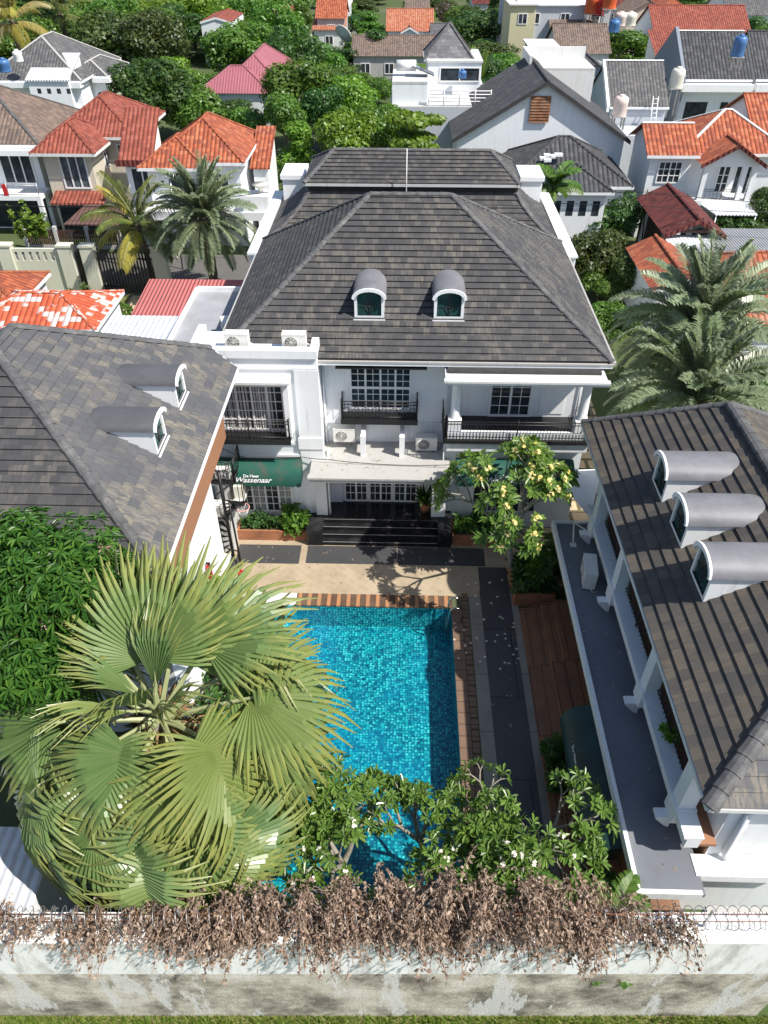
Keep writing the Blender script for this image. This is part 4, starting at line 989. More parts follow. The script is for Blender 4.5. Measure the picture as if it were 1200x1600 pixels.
TRUNK = [trunk_mesh('trunk', 'pale_bark', 21), trunk_mesh('trunk', 'bark', 22)]
tree_no = 0
def tree(x, y, z_top, width, kind, mat, label, group=None, clear=None, name='tree', cat='tree'):
    """x,y foot of the trunk on the ground; crown of given width reaching z_top"""
    global tree_no; tree_no += 1
    t = thing(name, label, cat, (x, y, 0), 0, group)
    ms = CROWN[kind]; hz = HGT[kind] * width
    ch = z_top - (clear if clear is not None else max(.35, z_top - 1.2 * hz))
    o = link(ms[tree_no % len(ms)], 'crown', t, (0, 0, z_top - ch * 1.0)); fw = 1.75 if kind == 'cone' else 1.22; o.scale = (width * fw, width * fw, ch / HGT[kind]); o.rotation_euler = (0, 0, tree_no * 1.7)
    o.material_slots[0].link = 'OBJECT'; o.material_slots[0].material = MATS[mat]
    k = link(TRUNK[tree_no % 2], 'trunk', t); h = (z_top - ch) + ch * .55; k.scale = (min(h, width * 1.3), min(h, width * 1.3), h)
    return t
def treepx(px, top, bot, wpx, kind, mat, label, group=None, base=None, **k):
    """a tree from its outline in the photograph: crown centre column, top and bottom rows, width"""
    # the crown's foot row fixes the distance: its lowest leaves stand about a quarter of the width above the ground
    by = base if base is not None else bot
    g = at(px, by, 0); d = depth(Vector((g.x, g.y, 3))); wid = wpx / FPX * d
    zt = aty(px, top, g.y + wid * .15).z; q = aty(px, (top + bot) / 2, g.y)
    return tree(q.x, g.y, zt, wid, kind, mat, label, group, **k)

# pinnate palm fronds
def frond_mesh(name, mat, L, e0, bend, nl=55, ll=.55, wd=.022, seed=0, vee=.5, droop=.25, rach='palm_petiole', rr=.03):
    rg = np.random.default_rng(seed); pts = []; p = np.zeros(3); e = e0; N_ = 24
    for i in range(N_ + 1):
        pts.append(p.copy()); p = p + np.array([math.cos(e), 0, math.sin(e)]) * L / N_; e -= bend / N_ * (.5 + i / N_)
    pts = np.array(pts); V = []
    for i in range(nl):
        s = .14 + .86 * i / nl; f = s * N_; k = min(N_ - 1, int(f)); q = pts[k] + (pts[min(k + 1, N_)] - pts[k]) * (f - k)
        t = pts[min(k + 1, N_)] - pts[k]; t = t / np.linalg.norm(t); up = np.cross(t, [0, 1, 0]); up = up if up[2] > 0 else -up
        l = ll * (math.sin(math.pi * min(1, .15 + s * .8)) ** .6) * rg.uniform(.85, 1.1)
        for sd in (-1, 1):
            d = t * .55 + np.array([0, sd, 0]) * .75 + up * vee * rg.uniform(.5, 1.2); d /= np.linalg.norm(d)
            w_ = np.cross(d, [0, 0, 1.]); w_ = w_ / np.linalg.norm(w_) * wd
            a = q; m = q + d * l * .55; e_ = q + d * l + np.array([0, 0, -droop * l])
            V.append([a - w_ * .6, a + w_ * .6, m + w_, m - w_]); V.append([m - w_, m + w_, e_ + w_ * .15, e_ - w_ * .15])
    me = quads(name, np.array(V), [mat, rach])
    b = MB(); b.tube([tuple(x) for x in pts[::2]], [rr * (1 - .85 * i / (N_ / 2)) for i in range(N_ // 2 + 1)], 5)
    o = b.build('r', rach); bm = bmesh.new(); bm.from_mesh(me); n0 = len(bm.faces); bm.from_mesh(o.data); bm.faces.ensure_lookup_table()
    for f in bm.faces[n0:]: f.material_index = 1
    bm.to_mesh(me); bm.free(); bpy.data.objects.remove(o); return me
def palm(name, label, cat, x, y, h, meshes, n, r, bark='bark', lean=(0, 0), group=None, seed=1, tr=.2, scale=1., matfix=None):
    t = thing(name, label, cat, (x, y, 0), 0, group); rg = random.Random(seed)
    b = MB(); m = 14; pts = [(lean[0] * (i / m) ** 2, lean[1] * (i / m) ** 2, h * i / m) for i in range(m + 1)]
    b.tube(pts, [tr * (1.25 if i == 0 else 1 + .1 * (i % 2)) for i in range(m + 1)], 10)
    b.lathe([(tr * .9, -.5), (tr * 1.5, -.15), (tr * 1.3, .1), (.05, .35)], (lean[0], lean[1], h), 10)
    b.build('trunk', bark, t, False)
    for i in range(n):
        f = (i + .5) / n; a = i * 2.39996 + rg.uniform(-.15, .15)
        k = min(len(meshes) - 1, int(f * len(meshes)))
        o = link(meshes[k], 'frond', t, (lean[0], lean[1], h + .1 - .3 * f)); s = scale * rg.uniform(.88, 1.08); o.scale = (s, s, s)
        o.rotation_euler = (rg.uniform(-.25, .25), rg.uniform(-.12, .12), a)
        if matfix and i in matfix: o.material_slots[0].link = 'OBJECT'; o.material_slots[0].material = MATS[matfix[i]]
    return t
DATE = [frond_mesh('frond', 'leaf_date', 3.5, R(84), R(28), 66, .62, .03, 1), frond_mesh('frond', 'leaf_date', 3.7, R(66), R(62), 66, .62, .03, 2), frond_mesh('frond', 'leaf_date', 3.7, R(44), R(80), 66, .62, .03, 3), frond_mesh('frond', 'leaf_date', 3.6, R(18), R(85), 66, .6, .03, 4), frond_mesh('frond', 'leaf_date', 3.3, R(-12), R(60), 66, .55, .03, 5)]
COCO = [frond_mesh('frond', 'leaf_coconut', 3.8, R(76), R(50), 60, .85, .03, 6, .15, .5, rr=.045), frond_mesh('frond', 'leaf_coconut', 4.0, R(48), R(88), 60, .85, .03, 7, .05, .6, rr=.045), frond_mesh('frond', 'leaf_coconut', 3.8, R(10), R(80), 60, .8, .03, 8, .0, .7, rr=.045)]
SMALL = [frond_mesh('frond', 'leaf_mid', 1.7, R(70), R(80), 30, .5, .05, 9, .2, .3, rr=.02), frond_mesh('frond', 'leaf_mid', 1.7, R(35), R(90), 30, .5, .05, 10, .1, .4, rr=.02)]
palm('date_palm', 'silvery date palm with full round crown between coconut palm and villa', 'palm', -11.9, 44.6, 5.0, DATE, 85, 3.5, scale=1.0, seed=3, tr=.28)
palm('coconut_palm', 'coconut palm with yellowing fronds leaning in front of the slatted gate', 'palm', -16.1, 45.6, 4.2, COCO, 20, 4, lean=(-.3, .2), seed=5, tr=.17, scale=.9, matfix={15: 'leaf_yellow', 17: 'leaf_yellow', 4: 'leaf_yellow'})
palm('date_palm', 'farther of two date palms behind the right pool house, before orange tiles', 'palm', 13.5, 31.3, 4.7, DATE, 92, 3.5, seed=7, tr=.3, scale=1.18)
palm('date_palm', 'nearer of two date palms, just past the right pool house far eave', 'palm', 12.6, 27.3, 3.3, DATE, 92, 3.5, seed=9, tr=.3, scale=1.1)
g = at(868, 330, 0)
palm('areca_palm', 'small bright green palm beside the dark grey hip roof behind the villa', 'palm', aty(868, 275, 47).x, 47, 6.2, SMALL, 16, 1.5, seed=11, tr=.09, scale=1.15)
palm('coconut_palm', 'large yellow fronded coconut palm at the far left edge of the wood', 'palm', aty(20, 40, 96).x, 96, 9.0, COCO, 20, 4, seed=12, tr=.25, scale=1.35, matfix={i: 'leaf_yellow' for i in range(2, 20)})
palm('coconut_palm', 'green coconut palm among the dark trees at upper left', 'palm', aty(95, 25, 112).x, 112, 8.0, COCO, 18, 4, seed=13, tr=.25, scale=1.25)

# big fan palm in the foreground
def fan_mesh(name, seed, Rf=1.75, pet=1.4, span=R(125), nseg=44, droop=.28, fold=.35, nod=0., twist=0.):
    """one costapalmate leaf: stalk, then a pleated fan split into hanging tips; nod bends the blade down at the stalk's end"""
    rg = random.Random(seed); V = []; F = []; UV = []; MI = []
    Mn = Matrix.Translation((pet, 0, .02)) @ Matrix.Rotation(nod, 4, 'Y') @ Matrix.Rotation(twist, 4, 'X')
    def pt(a, r, h):
        z = -droop * r * r * (.55 + .45 * math.cos(a)) + fold * abs(math.sin(a * .5)) ** 1.3 * r * .6 - .12 * r * r * max(0, -math.cos(a)) + h
        return tuple(Mn @ Vector((r * math.cos(a), r * math.sin(a), z)))
    da = 2 * span / nseg
    for i in range(nseg):
        a0 = -span + da * i; a1 = a0 + da; am = (a0 + a1) / 2; split = rg.uniform(.56, .7)
        L = Rf * (1 - .3 * (abs(am) / span) ** 2) * rg.uniform(.9, 1.06)
        rs = [.05, .26, split, split + (1 - split) * .5, 1.0]; tw = rg.uniform(-.12, .12); dr = rg.uniform(.2, 1.1)
        ring = []
        for r in rs:
            rr = r * L; f = 1. if r <= split else max(.05, (1 - r) / (1 - split)) ** .7 * .94
            ex = 0 if r <= split else -dr * ((r - split) * L) ** 1.7
            hw = da / 2 * f; amr = am + (tw * (r - split) if r > split else 0)
            hh = .85 * rr * da / 2 * f + .006
            b0 = len(V); V.extend([pt(amr - hw, rr, ex), pt(amr, rr, ex + hh), pt(amr + hw, rr, ex)]); UV.extend([(r, i + .1), (r, i + .5), (r, i + .9)]); ring.append(b0)
        for p, q in zip(ring, ring[1:]):
            F.append((p, p + 1, q + 1, q)); F.append((p + 1, p + 2, q + 2, q + 1)); MI += [0, 0]
    b = MB(); e = [Mn @ Vector((x, 0, -droop * x * x + .01)) for x in (.02, Rf * .1, Rf * .2)]
    b.tube([(0, 0, 0), (pet * .35, 0, .06), (pet * .75, 0, .07), (pet, 0, .02)] + e, [.075, .055, .044, .036, .032, .02, .006], 6)
    n0 = len(V); V += [tuple(v) for v in b.v]; F += [tuple(n0 + i for i in f) for f in b.f]; MI += [1] * len(b.f); UV += [(0, 0)] * len(b.v)
    me = bpy.data.meshes.new(name); me.from_pydata(V, [], F); me.materials.append(MATS['fan_leaf']); me.materials.append(MATS['palm_petiole'])
    me.polygons.foreach_set('material_index', MI); uv = me.uv_layers.new(name='UVMap').data
    for l in me.loops: uv[l.index].uv = UV[l.vertex_index]
    return me
FANS = [fan_mesh('frond', 1, 2.15, 1.3, R(100), 40, .09, .9, R(-4)), fan_mesh('frond', 2, 2.15, 1.8, R(112), 42, .16, .75, R(12), .3), fan_mesh('frond', 3, 2.0, 2.0, R(120), 44, .2, .6, R(24), -.25), fan_mesh('frond', 4, 2.0, 2.3, R(122), 44, .24, .5, R(36), .15),
        fan_mesh('frond', 5, 2.1, 1.6, R(108), 42, .14, .85, R(16), -.4), fan_mesh('frond', 6, 1.95, 1.9, R(122), 44, .22, .5, R(46), -.2), fan_mesh('frond', 7, 1.9, .8, R(26), 16, .04, .3, R(0), .2), fan_mesh('frond', 8, 1.95, 2.5, R(125), 46, .24, .5, R(48), .2)]
hx, hy, hz = -5.05, 9.15, 6.35
t = thing('fan_palm', 'huge pale green fan palm left of the pool, hanging over the front wall', 'palm', (hx, hy, 0))
b = MB(); b.tube([(0, 0, 0), (.02, .02, 3), (0, 0, hz - .3)], [.3, .24, .26], 14)
b.lathe([(.26, hz - 1.0), (.42, hz - .5), (.36, hz - .05), (.1, hz + .15)], (0, 0, 0), 14); b.build('trunk', 'pale_bark', t, False)
b = MB(); rg = random.Random(5)
for i in range(150):
    a = rg.uniform(0, 6.28); e = rg.uniform(-.6, 1.0); l = rg.uniform(.4, 1.1)
    p = Vector((math.cos(a) * .25, math.sin(a) * .25, hz - rg.uniform(0, .8))); d = Vector((math.cos(a) * math.cos(e), math.sin(a) * math.cos(e), math.sin(e)))
    b.tube([p, p + d * l * .6, p + d * l + Vector((0, 0, -.2))], [.05, .035, .01], 5)
b.build('leaf_base', 'dry_husk', t, False)
rg = random.Random(12)
# (azimuth, elevation of the stalk, roll of the blade, mesh, scale)
FR = [(100, 68, 0, 0, 1.08), (72, 54, 30, 0, 1.06), (128, 54, -30, 0, 1.08), (48, 42, 35, 4, 1.08), (150, 40, -35, 1, 1.05), (108, 36, 25, 1, 1.05), (22, 30, 30, 1, 1.05), (172, 26, -30, 4, 1.1), (128, 14, 10, 2, 1.0), (40, 12, -15, 2, 1.0),
      (196, 18, -25, 2, 1.05), (-2, 18, 28, 2, 1.05), (243, 26, 18, 5, .92), (274, 30, -16, 5, .9), (300, 20, 22, 5, 1.02), (326, 18, -18, 5, 1.05), (346, 8, 25, 3, 1.03),
      (222, 2, -14, 7, 1.03), (258, 0, -16, 7, 1.0), (296, 0, -12, 7, 1.05), (334, -4, -18, 3, 1.05), (150, -4, 0, 3, 1.0),
      (230, -14, 12, 7, 1.14), (268, -13, 10, 7, 1.2), (288, -15, -12, 7, 1.16), (306, -16, 0, 7, 1.12), (210, -16, 0, 7, 1.1), (264, 66, 20, 6, 1.0), (60, 78, 0, 6, 1.05), (180, 64, 0, 6, .95), (320, 55, 0, 6, 1.0), (228, 50, 0, 6, 1.0)]
for az, el, tl, k, s_ in FR:
    o = link(FANS[k], 'frond', t, (0, 0, hz - .1 + .3 * math.sin(R(el))))
    o.rotation_euler = (R(tl) + rg.uniform(-.15, .15), -R(el) + rg.uniform(-.06, .06), R(az + rg.uniform(-6, 6))); s_ *= rg.uniform(.93, 1.05); o.scale = (s_, s_, s_)
for az, el in ((235, -58), (285, -62), (330, -52), (190, -60), (20, -60)):
    o = link(FANS[6 if az in (285, 20) else 7], 'dead_frond', t, (0, 0, hz - .5)); o.rotation_euler = (.3, -R(el), R(az)); o.scale = (.8, .8, .8); o['label'] = 'dry brown hanging frond'
    o.material_slots[0].link = 'OBJECT'; o.material_slots[0].material = MATS['dry_husk']; o.material_slots[1].link = 'OBJECT'; o.material_slots[1].material = MATS['dry_husk']

# whorled leaves at the ends of branches (frangipani, mango)
def whorls(tips, dirs, L, wd, per, rg, cup=.5, droop=.3, split=True):
    V = []
    for p, d in zip(tips, dirs):
        d = d / np.linalg.norm(d); a = np.cross(d, [.3, .5, .8]); a /= np.linalg.norm(a); c = np.cross(d, a); ph = rg.uniform(0, 6.28)
        for k in range(per):
            th = ph + k * 2.39996; l = L * rg.uniform(.65, 1.1); o = a * math.cos(th) + c * math.sin(th)
            r = o * rg.uniform(.75, 1.) + d * cup * rg.uniform(.3, 1.3); r /= np.linalg.norm(r)
            s = np.cross(r, d); s = s / (np.linalg.norm(s) + 1e-9) * wd; q = p + d * rg.uniform(-.06, .03)
            m1 = q + r * l * .45; m2 = q + r * l * .75 + np.array([0, 0, -droop * l * .12]); e = q + r * l + np.array([0, 0, -droop * l * .35]); up = np.cross(s, r); up = up / (np.linalg.norm(up) + 1e-9) * wd * .25
            V.append([q, m1 + s * .8 + up, m2 + s * .9 + up, e]); V.append([q, e, m2 - s * .9 + up, m1 - s * .8 + up])
    return np.array(V)
def branches(base, h0, levels, seed, spread, l0, shrink=.76, kids=(2, 3), r0=.12, lean=(0, 0)):
    rg = random.Random(seed); b = MB(); tips = []; dirs = []
    def grow(p, d, l, r, lv):
        q = p + d * l; mid = p + d * l * .5 + Vector((rg.uniform(-.05, .05), rg.uniform(-.05, .05), .03)) * l
        b.tube([p, mid, q], [r, r * .88, r * .74], 6, cap=False)
        if lv == 0: tips.append(np.array(q)); dirs.append(np.array(d)); return
        n = rg.choice(kids); ph = rg.uniform(0, 6.28)
        for k in range(n):
            a = ph + k * 2 * math.pi / n + rg.uniform(-.4, .4); u = d.orthogonal().normalized(); v = d.cross(u)
            nd = (d + (u * math.cos(a) + v * math.sin(a)) * spread * rg.uniform(.7, 1.25) + Vector((0, 0, .12))).normalized()
            grow(q, nd, l * shrink * rg.uniform(.8, 1.15), r * .72, lv - 1)
    p0 = Vector(base); d0 = Vector((lean[0], lean[1], 1)).normalized()
    b.tube([p0, p0 + d0 * h0], [r0 * 1.25, r0], 8)
    for k in range(3):
        a = k * 2.1 + rg.random(); nd = (d0 + Vector((math.cos(a), math.sin(a), 0)) * spread * 1.05).normalized(); grow(p0 + d0 * h0, nd, l0, r0 * .75, levels)
    return b, np.array(tips), np.array(dirs)
def flower_mesh(tips, dirs, petal, rg, n=6, rad=.1):
    V = []
    for p, d in zip(tips, dirs):
        for k in range(n):
            o = rg.normal(size=3); o /= np.linalg.norm(o); c = p + d * .1 + o * rad * rg.uniform(.4, 1); nn = o * .6 + d; nn /= np.linalg.norm(nn); a = np.cross(nn, rg.normal(size=3)); a /= np.linalg.norm(a); bb = np.cross(nn, a)
            for j in range(5):
                t0 = j * 2 * math.pi / 5; u = a * math.cos(t0) + bb * math.sin(t0); v = np.cross(nn, u)
                V.append([c, c + u * petal * .6 + v * petal * .38 + nn * .01, c + u * petal + nn * .015, c + u * petal * .6 - v * petal * .38 + nn * .01])
    return np.array(V)
def frangipani(label, x, y, z0, h0, levels, seed, spread, l0, per, L, fl, nfl, petal, r0=.11, lean=(0, 0), rad=.11, nper=6, kids=(2, 3)):
    t = thing('frangipani_tree', label, 'tree', (x, y, z0)); b, tips, dirs = branches((0, 0, 0), h0, levels, seed, spread, l0, r0=r0, lean=lean, kids=kids)
    b.build('trunk', 'pale_bark', t, False); rg = np.random.default_rng(seed)
    link(quads('foliage', whorls(tips, dirs, L, L * .15, per, rg, .55, .35), 'leaf_frangipani'), 'foliage', t)
    i = np.argsort(-(tips[:, 2] - tips[:, 1] * .3 + rg.uniform(0, 1.4, len(tips))))[:nfl]
    link(quads('flowers', flower_mesh(tips[i], dirs[i], petal, rg, nper, rad), fl), 'flowers', t); return t, tips
t, tp = frangipani('frangipani with clusters of yellow flowers in front of the right side of the villa', 4.35, 19.75, .5, 1.5, 4, 11, .56, 1.22, 13, .4, 'petal_yellow', 46, .06, lean=(-.26, -.02), rad=.12, nper=8)
print('FRANGI', len(tp), tp.min(0), tp.max(0))
t, tp = frangipani('white flowered frangipani behind the dead creeper, nearest the fan palm', -1.25, 8.3, 0, 1.5, 5, 23, .6, .88, 10, .26, 'petal_white', 9, .04, rad=.06, nper=4, kids=(2, 3))
print('FRANGI', len(tp), tp.min(0), tp.max(0))
t, tp = frangipani('white flowered frangipani behind the dead creeper, overhanging the slate path', 2.85, 8.3, 0, 1.6, 5, 31, .62, .92, 10, .26, 'petal_white', 16, .04, rad=.07, nper=5, kids=(2, 3))
t, tp = frangipani('smaller sparse frangipani behind the dead creeper between the other two', .95, 8.3, 0, 1.4, 4, 37, .6, .85, 10, .25, 'petal_white', 6, .04, nper=4, rad=.06)
palm('areca_palm', 'small feathery palm among the frangipani branches just behind the front wall', 'palm', 2.55, 7.0, 3.1, SMALL, 14, 1.5, seed=21, tr=.06, scale=.8)
palm('areca_palm', 'low bright palm showing between dead creeper and the white canopy corner', 'palm', 4.75, 6.75, 2.4, SMALL, 12, 1.5, seed=22, tr=.06, scale=.75)

# mango tree: drooping whorls over a lobed crown
def mango(label, x, y, c, rad, n, seed):
    t = thing('mango_tree', label, 'tree', (x, y, 0)); rg = np.random.default_rng(seed); B = []
    for i in range(42):
        d = norm(rg.normal(size=3)); d[2] = abs(d[2]) * .9 - .15; B.append((np.array(c) + d * np.array(rad) * rg.uniform(.55, .85), rg.uniform(.75, 1.2)))
    tips = []; dirs = []
    for i in range(n):
        q, r = B[rg.integers(len(B))]; d = norm(rg.normal(size=3) + np.array([0, -.1, .5])); tips.append(q + d * r * rg.uniform(.6, 1.05)); dirs.append(d + np.array([0, 0, .5]))
    tips = np.array(tips) - np.array([x, y, 0]); link(quads('crown', whorls(tips, np.array(dirs), .27, .03, 9, rg, .25, .8), 'leaf_mango'), 'crown', t)
    i = rg.choice(n, 26); link(quads('young_leaves', whorls(tips[i] + np.array([0, 0, .06]), np.array(dirs)[i], .2, .022, 9, rg, .6, .3), 'leaf_dead'), 'young_leaves', t)
    b = MB(); b.tube([(0, 0, 0), (.1, 0, 2), (0, .1, c[2] - 1)], [.3, .24, .16], 10)
    for k in range(7):
        a = k * .9; b.tube([(.05, .05, c[2] - 2.2), (math.cos(a) * 1.2, math.sin(a) * 1.2, c[2] - .8), (math.cos(a) * rad[0] * .7, math.sin(a) * rad[1] * .7, c[2] + .3)], [.14, .09, .03], 6)
    b.build('trunk', 'bark', t, False)
mango('leafy mango tree hugging the front corner of the left pool house, behind the fan palm', -8.9, 10.6, (-8.5, 10.7, 7.7), (3.2, 2.1, 2.8), 2900, 41)

# shrubs
def shrub(label, x0, y0, x1, y1, z0, z1, n, mat, L=.16, seed=1, name='shrub', fl=0):
    t = thing(name, label, 'plant', ((x0 + x1) / 2, (y0 + y1) / 2, z0)); rg = np.random.default_rng(seed)
    tips = np.stack([rg.uniform(x0, x1, n), rg.uniform(y0, y1, n), rg.uniform(z0 + .1, z1, n) - .0], 1)
    tips[:, 2] = z0 + (tips[:, 2] - z0) * (.6 + .4 * np.sin(tips[:, 0] * 5 + 1) * np.cos(tips[:, 1] * 4)); off = np.array(t.location)
    dirs = norm(rg.normal(size=(n, 3)) * .6 + np.array([0, 0, 1.]))
    link(quads('foliage', whorls(tips - off, dirs, L, L * .24, 7, rg, .5, .5), mat), 'foliage', t)
    b = MB()
    for i in range(0, n, max(1, n // 14)): b.tube([(tips[i][0], tips[i][1], z0), tuple(tips[i])], [.02, .008], 5)
    b.build('stems', 'bark', t); return t
shrub('clipped leafy shrub filling the terracotta planter under the left window', -6.3, 22.0, -4.6, 22.6, .4, 1.05, 160, 'leaf_dark', .15, 2)
shrub('broad leaved bright shrub at the right end of the left planter by the porch', -4.6, 21.95, -3.75, 22.6, .4, 1.5, 60, 'leaf_mid', .42, 3)
shrub('low leafy shrub in the planter right of the porch steps', 2.2, 21.9, 3.95, 22.7, .4, 1.15, 130, 'leaf_mid', .2, 4)
shrub('dark bushy shrub at the foot of the yellow flowering frangipani', 4.3, 18.55, 5.7, 20.3, .6, 1.9, 260, 'leaf_dark', .26, 5)
shrub('tall spiky green shrub in the middle of the deck planter', 4.9, 18.9, 5.3, 19.4, .6, 2.3, 40, 'leaf_mid', .5, 15)
shrub('dark glossy bush on the wooden deck beside the dark awning', 4.35, 10.9, 4.95, 12.4, .4, 1.9, 190, 'leaf_dark', .17, 6)
shrub('dark undergrowth on the deck behind the front wall, under the canopy corner', 4.4, 6.7, 5.5, 8.4, .4, 2.3, 260, 'leaf_dark', .22, 7)
shrub('leafy hedge plants beside the side path between the villa and right pool house', 5.6, 20.0, 6.9, 21.4, .0, 1.3, 160, 'leaf_mid', .22, 8)
shrub('green clump of leaves beside the red extinguisher behind the fan palm', -6.15, 15.6, -5.8, 16.8, 2.6, 3.4, 40, 'leaf_lime', .3, 9)
shrub('tiny yellow green weed growing out of the balcony gutter of the side house', 6.62, 10.3, 6.9, 10.7, 4.0, 4.35, 18, 'leaf_lime', .16, 10)
shrub('dark undergrowth in the garden bed under the fan palm', -7.4, 7.5, -4.6, 15.2, 0, 1.4, 620, 'leaf_dark', .3, 12)

# ------------------------------------------------------------------ front boundary wall, dead creeper, wire, verge
t = thing('boundary_wall', 'long tall front wall, rough stained blockwork below a white plastered upper band', 'wall', (0, 5.7, 0))
b = MB(); b.box(-9.5, 5.55, 0, 8.5, 5.9, 2.85); b.build('blockwork', 'rough_block', t)
b = MB(); b.box(-9.5, 5.5, 2.85, 8.5, 5.9, 4.62); b.build('plaster_band', 'boundary_plaster', t)
b = MB(); b.box(-9.5, 5.42, 4.62, 8.5, 5.98, 4.72); b.build('coping', 'boundary_plaster', t)
t.rotation_euler.z = YAW
rg = np.random.default_rng(77); V = []; 
def strand(p, d, n, ls):
    for k in range(n):
        d = d + np.array([rg.normal() * .17, rg.normal() * .15 - .02, -.16]); d = d / np.linalg.norm(d); q = p + d * ls
        s = np.cross(d, rg.normal(size=3)); s = s / np.linalg.norm(s) * .009; V.append([p - s, p + s, q + s * .7, q - s * .7])
        for j in range(int(rg.integers(1, 5))):
            o = rg.normal(size=3); o /= np.linalg.norm(o); o[2] -= .3; l = rg.choice([.03, .05, .07, .1]) * rg.uniform(.8, 1.2); e = p + o * l; s2 = np.cross(o, rg.normal(size=3)); s2 = s2 / np.linalg.norm(s2) * l * .3
            V.append([p, p + o * l * .5 + s2, e, p + o * l * .5 - s2])
        p = q
    return
def lock(x, z, y, n, steps):
    """a hanging lock of dead stems: strands that share one drift"""
    d0 = np.array([rg.normal() * .35, -.7 + rg.normal() * .25, .4 + rg.uniform(-.35, .3)])
    for i in range(n):
        p = np.array([x, y, z]) + rg.normal(size=3) * np.array([.09, .09, .06]); d = norm(d0 + rg.normal(size=3) * .14); strand(p, d, max(3, int(steps * rg.uniform(.4, 1.05))), .085)
clx = [(-4.6, .45), (-3.9, .6), (-3.2, .85), (-2.5, .95), (-1.7, 1.05), (-.9, .95), (-.2, 1.15), (.4, 1.0), (1.1, 1.15), (1.8, 1.05), (2.5, 1.2), (3.1, 1.1), (3.7, .8), (4.3, .4)]
for cx_, am in clx:
    for i in range(int(9 * am) + 2):
        x = cx_ + rg.normal() * .3; lock(x, 4.75 + am * rg.uniform(0, 1.0) * max(.2, 1 - abs(x - cx_)), 5.9 + rg.uniform(-.35, .5), int(rg.integers(9, 20)), int(6 + 8 * am * rg.uniform(.4, 1)))
for i in range(120):
    x = rg.uniform(-8.2, 5.6) if i < 70 else rg.uniform(-8.2, -3.5)
    if i > 92: continue
    lock(x, 4.8 + rg.uniform(-.05, .3), 5.72 + rg.uniform(-.2, .25), int(rg.integers(6, 13)), int(rg.integers(6, 13)))
V = np.array(V); o = tag(link(quads('dead_creeper', V, 'leaf_dead'), 'dead_creeper', None, (.15, 0, 0)), 'dead brown creeper hanging in thick tangles over the top of the front wall', 'creeper', kind='stuff'); o.rotation_euler.z = YAW
t = thing('razor_wire', 'coiled razor wire strung on posts along the top of the front wall', 'wire', (0, 5.8, 4.7))
b = MB(); pts = [(-9 + 17 * i / 1800, 5.72 + .2 * math.cos(i * .28), 5.12 + .24 * math.sin(i * .28)) for i in range(1801)]; b.tube(pts, .008, 4, cap=False); b.build('coil', 'galvanised', t)
t.rotation_euler.z = YAW
for z in (4.95, 5.3): b = MB(); b.tube([(-9, 5.72, z), (8, 5.72, z)], .01, 4); b.build('strand', 'rust', t)
for x in np.arange(-8, 8.1, 2.0): b = MB(); b.box(x - .02, 5.7, 4.7, x + .02, 5.74, 5.45); b.build('post', 'galvanised', t)
n = 24000; rg = np.random.default_rng(4); p = np.stack([rg.uniform(-11, 11, n), rg.uniform(4.3, 5.52, n), np.zeros(n)], 1); a = rg.uniform(0, 6.28, n); s = np.stack([np.cos(a), np.sin(a), 0 * a], 1) * .012; up = np.stack([rg.normal(size=n) * .05, rg.normal(size=n) * .05, rg.uniform(.06, .2, n)], 1)
tag(link(quads('grass_verge', np.stack([p - s, p + s, p + up + s * .2, p + up - s * .2], 1), 'grass_blade'), 'grass_verge'), 'strip of short green grass along the foot of the front wall', 'grass', kind='stuff').rotation_euler.z = YAW
n = 60; rg = np.random.default_rng(9); V = []
for i in range(n):
    c = np.array([rg.uniform(2.0, 5.0), 15.5 + abs(rg.normal()) * 2.2, .03]); c[2] = .03 if c[0] < 4.2 else .68
    if c[1] > 20.3 or c[0] > 4.2: continue
    for j in range(5):
        t0 = j * 1.2566; V.append([c, c + np.array([math.cos(t0 - .4), math.sin(t0 - .4), .2]) * .035, c + np.array([math.cos(t0), math.sin(t0), .2]) * .06, c + np.array([math.cos(t0 + .4), math.sin(t0 + .4), .2]) * .035])
tag(link(quads('fallen_petals', np.array(V), 'petal_white'), 'fallen_petals'), 'white petals fallen on the dark slate path beside the pool', 'petals', kind='stuff')
rg = np.random.default_rng(19); V = []
for (x0, y0, x1, y1, z, n) in ((5.55, 7.4, 6.8, 19.6, 3.006, 70), (3.1, 7.5, 4.15, 19.2, .014, 45), (-6.2, 19.0, 3.0, 21.5, .012, 50), (-3.2, 21.9, 1.7, 23.8, 3.47, 40)):
    for i in range(n):
        c = np.array([rg.uniform(x0, x1), rg.uniform(y0, y1), z]); a = rg.uniform(0, 6.28); u = np.array([math.cos(a), math.sin(a), .12]) * rg.uniform(.03, .07); v = np.array([-math.sin(a), math.cos(a), .1]) * .022
        V.append([c - u, c + v, c + u, c - v])
tag(link(quads('fallen_leaves', np.array(V), 'leaf_dead'), 'fallen_leaves'), 'dry leaves scattered over the paving, the canopies and the slate path', 'leaves', kind='stuff')
t = thing('concrete_block', 'square grey concrete pit standing against the inner side of the front wall at right', 'block', (7.4, 6.6, 0))
b = MB(); b.prism([(6.75, 6.1, 0), (8.6, 6.1, 0), (8.6, 6.1, 2.6), (6.95, 6.1, 2.6)], (0, .95, 0)); b.box(6.3, 6.1, 0, 6.74, 6.8, 1.9); b.build('body', 'concrete', t)
b = MB(); b.box(7.0, 6.06, 2.6, 8.65, 7.1, 2.68); b.build('lid', 'concrete', t)

